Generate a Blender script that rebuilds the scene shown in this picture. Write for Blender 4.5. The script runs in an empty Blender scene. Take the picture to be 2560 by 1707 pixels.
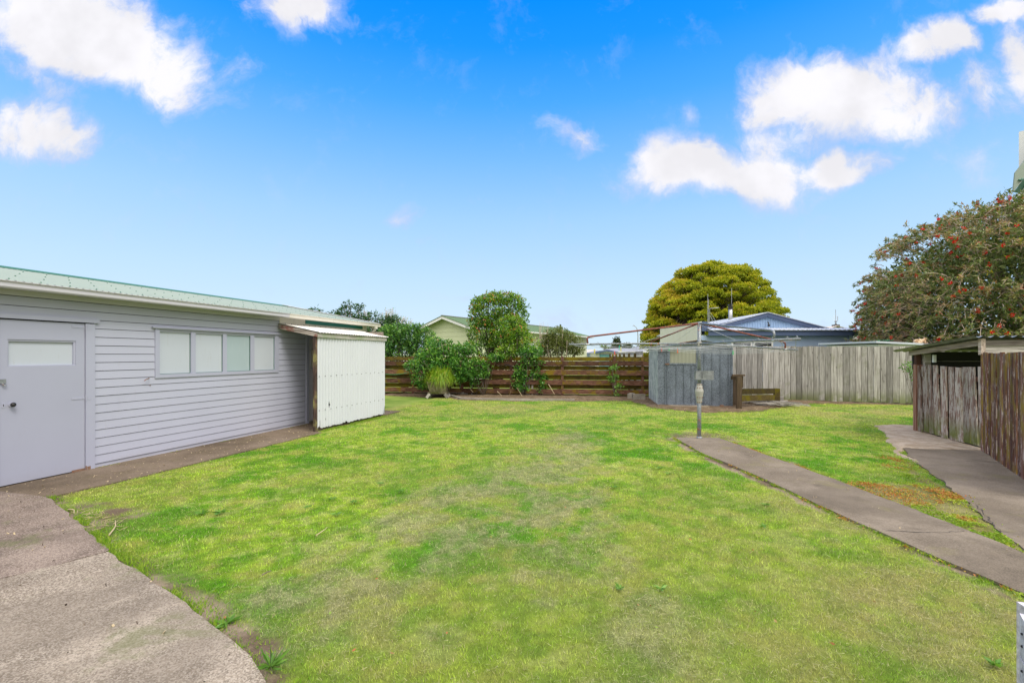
import bpy, math, random
import numpy as np
from mathutils import Vector
R = math.radians
random.seed(7); rng = np.random.default_rng(11)
sc = bpy.context.scene
COL = sc.collection
# ------------------------------------------------------------------ camera
F = 1138.0; HZ = 887.0; CH = 1.6; YAW = 15.5       # focal length in photo pixels, horizon row, eye height, heading
CO, SI = math.cos(R(YAW)), math.sin(R(YAW))
cam = bpy.data.objects.new('camera', bpy.data.cameras.new('camera')); COL.objects.link(cam)
cam.location = (0, 0, CH); cam.rotation_euler = (R(90), 0, R(YAW))
cam.data.sensor_width = 36; cam.data.lens = 36*F/2560; cam.data.shift_y = (HZ-853.5)/2560
cam.data.clip_start = .05; cam.data.clip_end = 4000
sc.camera = cam
# ------------------------------------------------------------------ colour management
sc.view_settings.view_transform = 'Standard'; sc.view_settings.look = 'None'
sc.view_settings.gamma = 1; sc.view_settings.exposure = 0.66
# ------------------------------------------------------------------ node helpers
class NT:
    def __init__(s, tree): s.t = tree; s.n = tree.nodes; s.l = tree.links
    def add(s, typ, ins=None, **kw):
        nd = s.n.new(typ)
        for k, v in kw.items(): setattr(nd, k, v)
        for k, v in (ins or {}).items():
            if hasattr(v, 'is_output') or isinstance(v, bpy.types.NodeSocket): s.l.new(v, nd.inputs[k])
            else: nd.inputs[k].default_value = v
        return nd
    def math(s, op, a, b=0.0, c=None, clamp=False):
        nd = s.n.new('ShaderNodeMath'); nd.operation = op; nd.use_clamp = clamp
        for i, v in enumerate((a, b) if c is None else (a, b, c)):
            if isinstance(v, bpy.types.NodeSocket): s.l.new(v, nd.inputs[i])
            else: nd.inputs[i].default_value = v
        return nd.outputs[0]
    def vmath(s, op, a, b=(0, 0, 0), scale=None):
        nd = s.n.new('ShaderNodeVectorMath'); nd.operation = op
        for i, v in enumerate((a, b)):
            if isinstance(v, bpy.types.NodeSocket): s.l.new(v, nd.inputs[i])
            else: nd.inputs[i].default_value = v
        if scale is not None:
            if isinstance(scale, bpy.types.NodeSocket): s.l.new(scale, nd.inputs['Scale'])
            else: nd.inputs['Scale'].default_value = scale
        return nd.outputs['Value'] if op in ('LENGTH', 'DOT_PRODUCT') else nd.outputs[0]
    def sstep(s, v, a, b, lo=0.0, hi=1.0):
        nd = s.add('ShaderNodeMapRange', {0: v, 1: a, 2: b, 3: lo, 4: hi}, interpolation_type='SMOOTHSTEP'); return nd.outputs[0]
    def mix(s, f, a, b, mode='MIX'):
        nd = s.n.new('ShaderNodeMix'); nd.data_type = 'RGBA'; nd.blend_type = mode
        for k, v in ((0, f), (6, a), (7, b)):
            if isinstance(v, bpy.types.NodeSocket): s.l.new(v, nd.inputs[k])
            else: nd.inputs[k].default_value = (*v, 1) if isinstance(v, tuple) and len(v) == 3 else v
        return nd.outputs[2]
    def ramp(s, f, stops, interp='LINEAR'):
        nd = s.n.new('ShaderNodeValToRGB'); cr = nd.color_ramp; cr.interpolation = interp
        while len(cr.elements) < len(stops): cr.elements.new(.5)
        for e, (p, c) in zip(cr.elements, stops): e.position = p; e.color = (*c, 1)
        s.l.new(f, nd.inputs[0]); return nd.outputs[0]
    def noise(s, vec, scale, detail=4, rough=.55, dist=0.0, out='Fac'):
        nd = s.add('ShaderNodeTexNoise', {'Vector': vec, 'Scale': scale, 'Detail': detail, 'Roughness': rough, 'Distortion': dist}); return nd.outputs[out]
def srgb(r, g, b):
    f = lambda c: (c/255/12.92) if c/255 <= .04045 else ((c/255+.055)/1.055)**2.4
    return (f(r), f(g), f(b))
# ------------------------------------------------------------------ world: sky with fair-weather clouds
SUN_EL, SUN_AZ = 52.0, 120.0      # azimuth: clockwise from +Y
w = bpy.data.worlds.new('World'); sc.world = w; w.use_nodes = True
g = NT(w.node_tree); g.n.clear()
D = g.add('ShaderNodeTexCoord').outputs['Generated']
D = g.vmath('NORMALIZE', D)
sep = g.add('ShaderNodeSeparateXYZ', {0: D}); dz = sep.outputs[2]
fw = g.vmath('DOT_PRODUCT', D, (-SI, CO, 0)); rt = g.vmath('DOT_PRODUCT', D, (CO, SI, 0))
sky = g.add('ShaderNodeTexSky', sky_type='NISHITA', sun_disc=False, sun_elevation=R(SUN_EL), sun_rotation=R(SUN_AZ)).outputs[0]
blue = g.ramp(dz, [(0, srgb(216, 238, 252)), (.04, srgb(213, 236, 253)), (.16, srgb(193, 226, 255)), (.28, srgb(165, 211, 255)), (.39, srgb(124, 190, 255)),
                   (.48, srgb(76, 170, 255)), (.56, srgb(28, 152, 255)), (.62, srgb(0, 143, 255)), (.8, srgb(0, 112, 235)), (1, srgb(0, 95, 215))])
blue = g.vmath('SCALE', blue, scale=6.65)
base = g.mix(.02, blue, sky)
fwc = g.math('MAXIMUM', fw, .05)
P = g.add('ShaderNodeCombineXYZ', {0: g.math('DIVIDE', rt, fwc), 1: g.math('DIVIDE', dz, fwc), 2: 0.0}).outputs[0]
wn = g.noise(P, 3.2, 5, .55, out='Color')
wn2 = g.noise(P, 11.0, 4, .6, out='Color')
Pd = g.vmath('ADD', P, g.vmath('SCALE', g.vmath('SUBTRACT', wn, (.5, .5, .5)), scale=.17))
Pd = g.vmath('ADD', Pd, g.vmath('SCALE', g.vmath('SUBTRACT', wn2, (.5, .5, .5)), scale=.05))
blobs = [(110, 40, 330, 125, -6, 1), (300, 120, 290, 120, -24, 1), (420, 190, 150, 95, -38, .85), (560, 190, 120, 55, 25, .42), (485, 255, 60, 55, 0, .4), (40, 300, 150, 85, 0, .8), (175, 325, 125, 65, -25, .7),
         (760, 5, 150, 70, 0, .85), (640, 0, 90, 40, 0, .4), (60, 175, 200, 60, -20, .45),
         (2090, 235, 250, 115, -4, 1), (1960, 235, 150, 80, 22, .9), (2260, 290, 200, 75, 10, .75), (2190, 175, 110, 60, 40, .42), (2330, 130, 130, 62, 18, .9), (2400, 110, 70, 55, 0, .8), (2505, 52, 75, 42, 0, .9), (2480, 240, 90, 110, 30, .55), (2560, 170, 60, 140, 20, .8),
         (1740, 430, 225, 82, 2, 1), (1610, 420, 100, 70, 45, .7), (1900, 440, 190, 78, -4, .92), (1960, 350, 190, 78, 20, .62), (2110, 430, 130, 52, 12, .9), (1540, 435, 60, 40, 50, .35),
         (1462, 355, 60, 55, 70, .62), (1395, 325, 55, 40, 0, .35), (1710, 290, 34, 34, 0, .42), (1325, 350, 40, 30, 0, .2),
         (2300, 440, 80, 40, 30, .32), (2500, 415, 170, 60, 15, .34), (1015, 560, 70, 38, 30, .4), (1140, 512, 70, 22, -10, .25), (1420, 560, 60, 40, 0, .2), (1420, 810, 210, 45, 0, .26), (1110, 752, 90, 15, 0, .35), (1040, 610, 50, 20, 0, .2),
         (2075, 810, 70, 40, 0, .5), (740, 630, 60, 20, 0, .12)]
acc = None
for (bx, by, rx, ry, rot, wt) in blobs:
    mp = g.add('ShaderNodeMapping', {'Vector': Pd, 'Location': ((bx-1280)/F, (HZ-by)/F, 0), 'Rotation': (0, 0, R(rot)), 'Scale': (rx*1.25/F, ry*1.24/F, 1)}, vector_type='TEXTURE')
    ln = g.vmath('LENGTH', mp.outputs[0])
    v = g.sstep(ln, 1.25, 0.15, 0, wt)
    acc = v if acc is None else g.math('SMOOTH_MAX', acc, v, .12)
edge = g.noise(P, 26, 5, .6)
ero = g.noise(Pd, 7.5, 9, .66, .25)
dens = g.math('ADD', g.math('MULTIPLY', acc, 1.85), g.math('MULTIPLY', g.sstep(ero, .30, .72), -.85))
dens = g.math('ADD', dens, g.math('MULTIPLY', g.math('SUBTRACT', edge, .5), .35))
dens = g.math('MULTIPLY', dens, g.sstep(acc, 0, .12))
# unseen white cloud added overhead and behind, for soft neutral light from above
nb = g.noise(D, 2.4, 6, .55)
fill_cloud = g.sstep(g.math('ADD', fw, g.math('MULTIPLY', g.math('SUBTRACT', nb, .5), .5)), .42, .08)
dens2 = g.math('MULTIPLY', fill_cloud, g.sstep(nb, .2, .5, .55, 1))
dens2 = g.math('MULTIPLY', dens2, g.sstep(dz, -.02, .05))
alpha = g.sstep(dens, -.12, 1.2)
cl = g.mix(g.sstep(dens, .3, 1.15), tuple(6.5*c for c in srgb(206, 217, 255)), tuple(6.4*c for c in srgb(249, 248, 253)))
shadow = g.sstep(g.noise(P, 5.5, 4, .5), .38, .62, .9, 1.04)
cl = g.vmath('SCALE', cl, scale=shadow)
colr = g.mix(alpha, base, cl)
fill_cloud_col = g.mix(nb, (9.0, 8.6, 8.3), (13.5, 12.6, 11.6))
fill_cloud_col = g.vmath('SCALE', fill_cloud_col, scale=g.sstep(dz, -.1, .95, .42, 1.52))
colr = g.mix(dens2, colr, fill_cloud_col)
bg = g.add('ShaderNodeBackground', {'Color': colr, 'Strength': .1})
g.l.new(bg.outputs[0], g.add('ShaderNodeOutputWorld').inputs[0])
w.cycles.sampling_method = 'MANUAL'; w.cycles.sample_map_resolution = 512
# ------------------------------------------------------------------ sun (veiled)
sl = bpy.data.lights.new('sun', 'SUN'); sl.energy = 1.5; sl.angle = R(22); sl.color = (1, .95, .87)
so = bpy.data.objects.new('sun', sl); COL.objects.link(so)
sd = Vector((math.sin(R(SUN_AZ))*math.cos(R(SUN_EL)), math.cos(R(SUN_AZ))*math.cos(R(SUN_EL)), math.sin(R(SUN_EL))))
so.rotation_euler = (-sd).to_track_quat('-Z', 'Y').to_euler(); so.location = (6, -4, 14)
# ------------------------------------------------------------------ placing helpers (photo survey -> metres)
def c2w(X, Y, z=0.0): return np.array([X*CO - Y*SI, X*SI + Y*CO, z])      # X right of and Y ahead of the eye
def gp(px, py, z=0.0):
    Y = F*(CH-z)/(py-HZ); return c2w((px-1280)/F*Y, Y, z)
def at(px, py, Y): return c2w((px-1280)/F*Y, Y, CH+(HZ-py)/F*Y)
def topx(x, y, z=0.0):
    X = x*CO + y*SI; Y = np.maximum(-x*SI + y*CO, .05); return 1280+F*X/Y, HZ+F*(CH-z)/Y, Y
WV = -7.39                                   # garage wall plane (x)
def wall(px, py=None, v=WV):                 # point on a plane x = v seen along a sight line
    t = (px-1280)/F; Y = v/(t*CO-SI); u = Y*(t*SI+CO)
    return u if py is None else (u, CH+(HZ-py)/F*Y)
# ------------------------------------------------------------------ noise for scattering
_L = rng.random((256, 256))
def vnoise(x, y, s, o=0.0):
    x = np.asarray(x)*s+o+100; y = np.asarray(y)*s+o*1.7+100
    xi = np.floor(x).astype(int); yi = np.floor(y).astype(int); fx = x-xi; fy = y-yi
    fx = fx*fx*(3-2*fx); fy = fy*fy*(3-2*fy)
    a = _L[xi % 256, yi % 256]; b = _L[(xi+1) % 256, yi % 256]; c = _L[xi % 256, (yi+1) % 256]; d = _L[(xi+1) % 256, (yi+1) % 256]
    return a*(1-fx)*(1-fy)+b*fx*(1-fy)+c*(1-fx)*fy+d*fx*fy
def fbm(x, y, s, o=0.0, n=4):
    t = 0; a = .5; tot = 0
    for k in range(n): t = t+a*vnoise(x, y, s*2**k, o+k*13.7); tot += a; a *= .55
    return t/tot
def ss(v, a, b):
    t = np.clip((v-a)/(b-a), 0, 1); return t*t*(3-2*t)
def inpoly(x, y, poly):
    ins = np.zeros(np.shape(x), bool); n = len(poly)
    for i in range(n):
        x0, y0 = poly[i][:2]; x1, y1 = poly[(i+1) % n][:2]
        if y0 == y1: continue
        c = ((y0 > y) != (y1 > y)) & (x < (x1-x0)*(y-y0)/(y1-y0)+x0); ins ^= c
    return ins
def dpoly(x, y, poly, closed=True):          # distance to outline
    d = np.full(np.shape(x), 1e9); n = len(poly)
    for i in range(n if closed else n-1):
        a = np.array(poly[i][:2]); b = np.array(poly[(i+1) % n][:2]); ab = b-a; L = max(ab@ab, 1e-9)
        t = np.clip(((x-a[0])*ab[0]+(y-a[1])*ab[1])/L, 0, 1)
        d = np.minimum(d, np.hypot(x-a[0]-t*ab[0], y-a[1]-t*ab[1]))
    return d
# ------------------------------------------------------------------ materials
def newmat(name):
    m = bpy.data.materials.new(name); m.use_nodes = True; t = NT(m.node_tree); t.n.clear()
    out = t.add('ShaderNodeOutputMaterial'); return m, t, out
def finish(t, out, col, rough=.7, bump=None, bstr=.3, bdist=.01, metal=0.0, spec=.3, alpha=None):
    p = t.add('ShaderNodeBsdfPrincipled', {'Base Color': col if isinstance(col, bpy.types.NodeSocket) else (*col, 1), 'Roughness': rough, 'Metallic': metal, 'Specular IOR Level': spec})
    if bump is not None:
        b = t.add('ShaderNodeBump', {'Height': bump, 'Strength': bstr, 'Distance': bdist}); t.l.new(b.outputs[0], p.inputs['Normal'])
    t.l.new(p.outputs[0], out.inputs[0]); return p
def pos(t, scale=(1, 1, 1)):
    v = t.add('ShaderNodeNewGeometry').outputs['Position']
    return v if scale == (1, 1, 1) else t.vmath('MULTIPLY', v, scale)
def paint(name, col, dirt=(.25, .22, .18), amount=.25, rough=.55, spec=.35, low=True, streak=(6, 6, 1.2), var=.06):
    m, t, o = newmat(name); p = pos(t)
    n1 = t.noise(pos(t, streak), 3, 5, .6); n2 = t.noise(p, 1.3, 4); n3 = t.noise(p, 60, 3)
    c = t.mix(n2, tuple(x*(1-var) for x in col), tuple(min(1, x*(1+var)) for x in col))
    f = t.sstep(n1, .58, .8, 0, amount)
    if low:
        z = t.add('ShaderNodeSeparateXYZ', {0: p}).outputs[2]
        f = t.math('ADD', f, t.math('MULTIPLY', t.sstep(z, .16, 0, 0, .3), t.sstep(n2, .35, .65)), clamp=True)
    c = t.mix(f, c, dirt)
    finish(t, o, c, rough, n3, .12, .002, spec=spec); return m
def woodm(name, dark, mid, light, grain='z', moss=None, mossamt=.5, rough=.85, tintamt=.5, base_moss=False, peel=None, peelamt=.5):
    m, t, o = newmat(name)
    sc_ = {'z': (22, 22, 1.0), 'x': (1.0, 22, 22), 'y': (22, 1.0, 22)}[grain]
    tint = t.add('ShaderNodeAttribute', attribute_name='tint').outputs['Fac']
    off = t.add('ShaderNodeCombineXYZ', {0: t.math('MULTIPLY', tint, 37.0), 1: t.math('MULTIPLY', tint, 11.0), 2: t.math('MULTIPLY', tint, 7.0)}).outputs[0]
    pp = t.vmath('ADD', pos(t), off)
    v = t.vmath('MULTIPLY', pp, sc_)
    n1 = t.noise(v, 1.6, 8, .65, .6); n2 = t.noise(pp, 2.6, 4, .6); n4 = t.noise(v, 7, 3, .6)
    c = t.ramp(n1, [(.3, dark), (.5, mid), (.68, light)])
    c = t.mix(t.sstep(n4, .55, .75, 0, .55), c, dark)
    if peel:
        pv = t.vmath('MULTIPLY', pp, {'z': (14, 14, 2.6), 'x': (2.6, 14, 14), 'y': (14, 2.6, 14)}[grain]); pn = t.noise(pv, 1.5, 8, .75, .3)
        c = t.mix(t.sstep(pn, .62-.25*peelamt, .66-.22*peelamt), c, t.mix(n4, tuple(x*.7 for x in peel), peel))
    # knots
    vo = t.add('ShaderNodeTexVoronoi', {'Vector': t.vmath('MULTIPLY', pp, {'z': (7, 7, 1.9), 'x': (1.9, 7, 7), 'y': (7, 1.9, 7)}[grain]), 'Scale': 1.0, 'Randomness': 1.0})
    c = t.mix(t.sstep(vo.outputs['Distance'], .13, .03, 0, .7), c, tuple(x*.35 for x in dark))
    if moss:
        f = t.sstep(n2, .62-.25*mossamt, .72-.12*mossamt, 0, .9)
        if base_moss:
            z = t.add('ShaderNodeSeparateXYZ', {0: pos(t)}).outputs[2]
            f = t.math('MAXIMUM', t.math('MULTIPLY', f, .35), t.math('MULTIPLY', t.sstep(z, .55, .05), t.sstep(n2, .3, .55)))
        c = t.mix(f, c, t.mix(n4, tuple(x*.6 for x in moss), moss))
    k = t.math('ADD', t.math('MULTIPLY', tint, tintamt*2), 1-tintamt)
    c = t.vmath('SCALE', c, scale=k)
    finish(t, o, c, rough, n1, .5, .006, spec=.2); return m
def metalm(name, col, col2, scale=45, rough=.45, metal=.35, rust=0.0, rustcol=(.22, .06, .025), spangle=True):
    m, t, o = newmat(name); p = pos(t)
    vo = t.add('ShaderNodeTexVoronoi', {'Vector': p, 'Scale': scale}).outputs['Color']
    s = t.add('ShaderNodeSeparateColor', {0: vo}).outputs[0]
    n = t.noise(p, 3, 5); n9 = t.noise(p, 18, 5)
    c = t.mix(s if spangle else n, col, col2)
    c = t.mix(t.sstep(n, .4, .75, 0, .35), c, tuple(min(1, x*1.35) for x in col2))
    if rust > 0:
        c = t.mix(t.sstep(t.math('ADD', t.math('MULTIPLY', n9, .6), t.math('MULTIPLY', n, .4)), .62-.3*rust, .68-.3*rust), c, t.mix(n9, rustcol, tuple(x*1.9 for x in rustcol)))
    finish(t, o, c, rough, n9, .1, .002, metal=metal, spec=.4); return m
def concretem(name, ca, cb, speck, speckamt=.5, scale=55, moss=(.12, .14, .05), stain=.5, stone=True):
    m, t, o = newmat(name); p = pos(t)
    n1 = t.noise(p, .9, 6, .6); n2 = t.noise(p, 9, 5, .6); n3 = t.noise(p, scale*2.2, 3, .7); n4 = t.noise(p, 2.7, 5, .65)
    c = t.mix(t.sstep(n1, .35, .65), ca, cb)
    c = t.mix(t.sstep(n4, .45, .68, 0, stain), c, tuple(x*.55 for x in ca))
    h = n3
    if stone:
        vo = t.add('ShaderNodeTexVoronoi', {'Vector': p, 'Scale': scale})
        s = t.add('ShaderNodeSeparateColor', {0: vo.outputs['Color']}).outputs[0]
        c = t.mix(t.math('MULTIPLY', t.sstep(s, .45, .75), speckamt), c, speck)
        c = t.mix(t.math('MULTIPLY', t.sstep(s, .22, .12), speckamt*.8), c, tuple(x*.45 for x in ca))
        h = t.math('ADD', s, n3)
    c = t.mix(t.sstep(n2, .5, .8, 0, .35), c, tuple(x*.62 for x in cb))
    c = t.mix(t.math('MULTIPLY', t.sstep(n3, .52, .75), .45), c, speck)
    c = t.mix(t.math('MULTIPLY', t.sstep(t.noise(p, .55, 7, .7, .8), .5, .62), .4), c, tuple(x*.5 for x in ca))
    mm = t.math('MULTIPLY', t.sstep(t.noise(p, 1.7, 6, .7, .4), .54, .68), .5)
    c = t.mix(mm, c, moss)
    finish(t, o, c, .9, h, .5, .004, spec=.15); return m
def soilm(name, a, b, bits):
    m, t, o = newmat(name); p = pos(t)
    n1 = t.noise(p, 5, 6, .65); n2 = t.noise(p, 45, 4, .7)
    c = t.mix(t.sstep(n1, .3, .7), a, b)
    c = t.mix(t.sstep(n2, .55, .72, 0, .7), c, bits); c = t.mix(t.sstep(n2, .42, .3, 0, .8), c, tuple(x*.4 for x in a))
    finish(t, o, c, .95, n2, .9, .02, spec=.1); return m
def leafm(name, stops, rough=.45, trans=.3, spec=.4, tc=None):
    m, t, o = newmat(name)
    tint = t.add('ShaderNodeAttribute', attribute_name='tint').outputs['Fac']
    c = t.ramp(tint, stops)
    p = t.add('ShaderNodeBsdfPrincipled', {'Base Color': c, 'Roughness': rough, 'Specular IOR Level': spec})
    tr = t.add('ShaderNodeBsdfTranslucent', {'Color': t.vmath('MULTIPLY', c, tc or (1.25, 1.25, .6))})
    mx = t.add('ShaderNodeMixShader', {0: trans, 1: p.outputs[0], 2: tr.outputs[0]})
    t.l.new(mx.outputs[0], o.inputs[0]); return m
def glassy(name, col, rough=.12):
    m, t, o = newmat(name); n = t.noise(pos(t), 2, 3)
    finish(t, o, t.mix(n, tuple(x*.7 for x in col), col), rough, spec=.6); return m
def vcolm(name, attr='gcol', rough=.8, fine=True, trans=0.0):
    m, t, o = newmat(name)
    c = t.add('ShaderNodeAttribute', attribute_name=attr).outputs['Color']
    if fine:
        p = pos(t); n = t.noise(p, 95, 4, .75); n2 = t.noise(p, 22, 4, .7)
        c = t.vmath('SCALE', c, scale=t.math('ADD', t.math('MULTIPLY', t.math('ADD', n, n2), .9), .1))
        finish(t, o, c, rough, n, .8, .02, spec=.1)
    else:
        p = t.add('ShaderNodeBsdfPrincipled', {'Base Color': c, 'Roughness': .6, 'Specular IOR Level': .2})
        tr = t.add('ShaderNodeBsdfTranslucent', {'Color': c})
        mx = t.add('ShaderNodeMixShader', {0: .35, 1: p.outputs[0], 2: tr.outputs[0]}); t.l.new(mx.outputs[0], o.inputs[0])
    return m
LAV = (.405, .42, .515)
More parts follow.
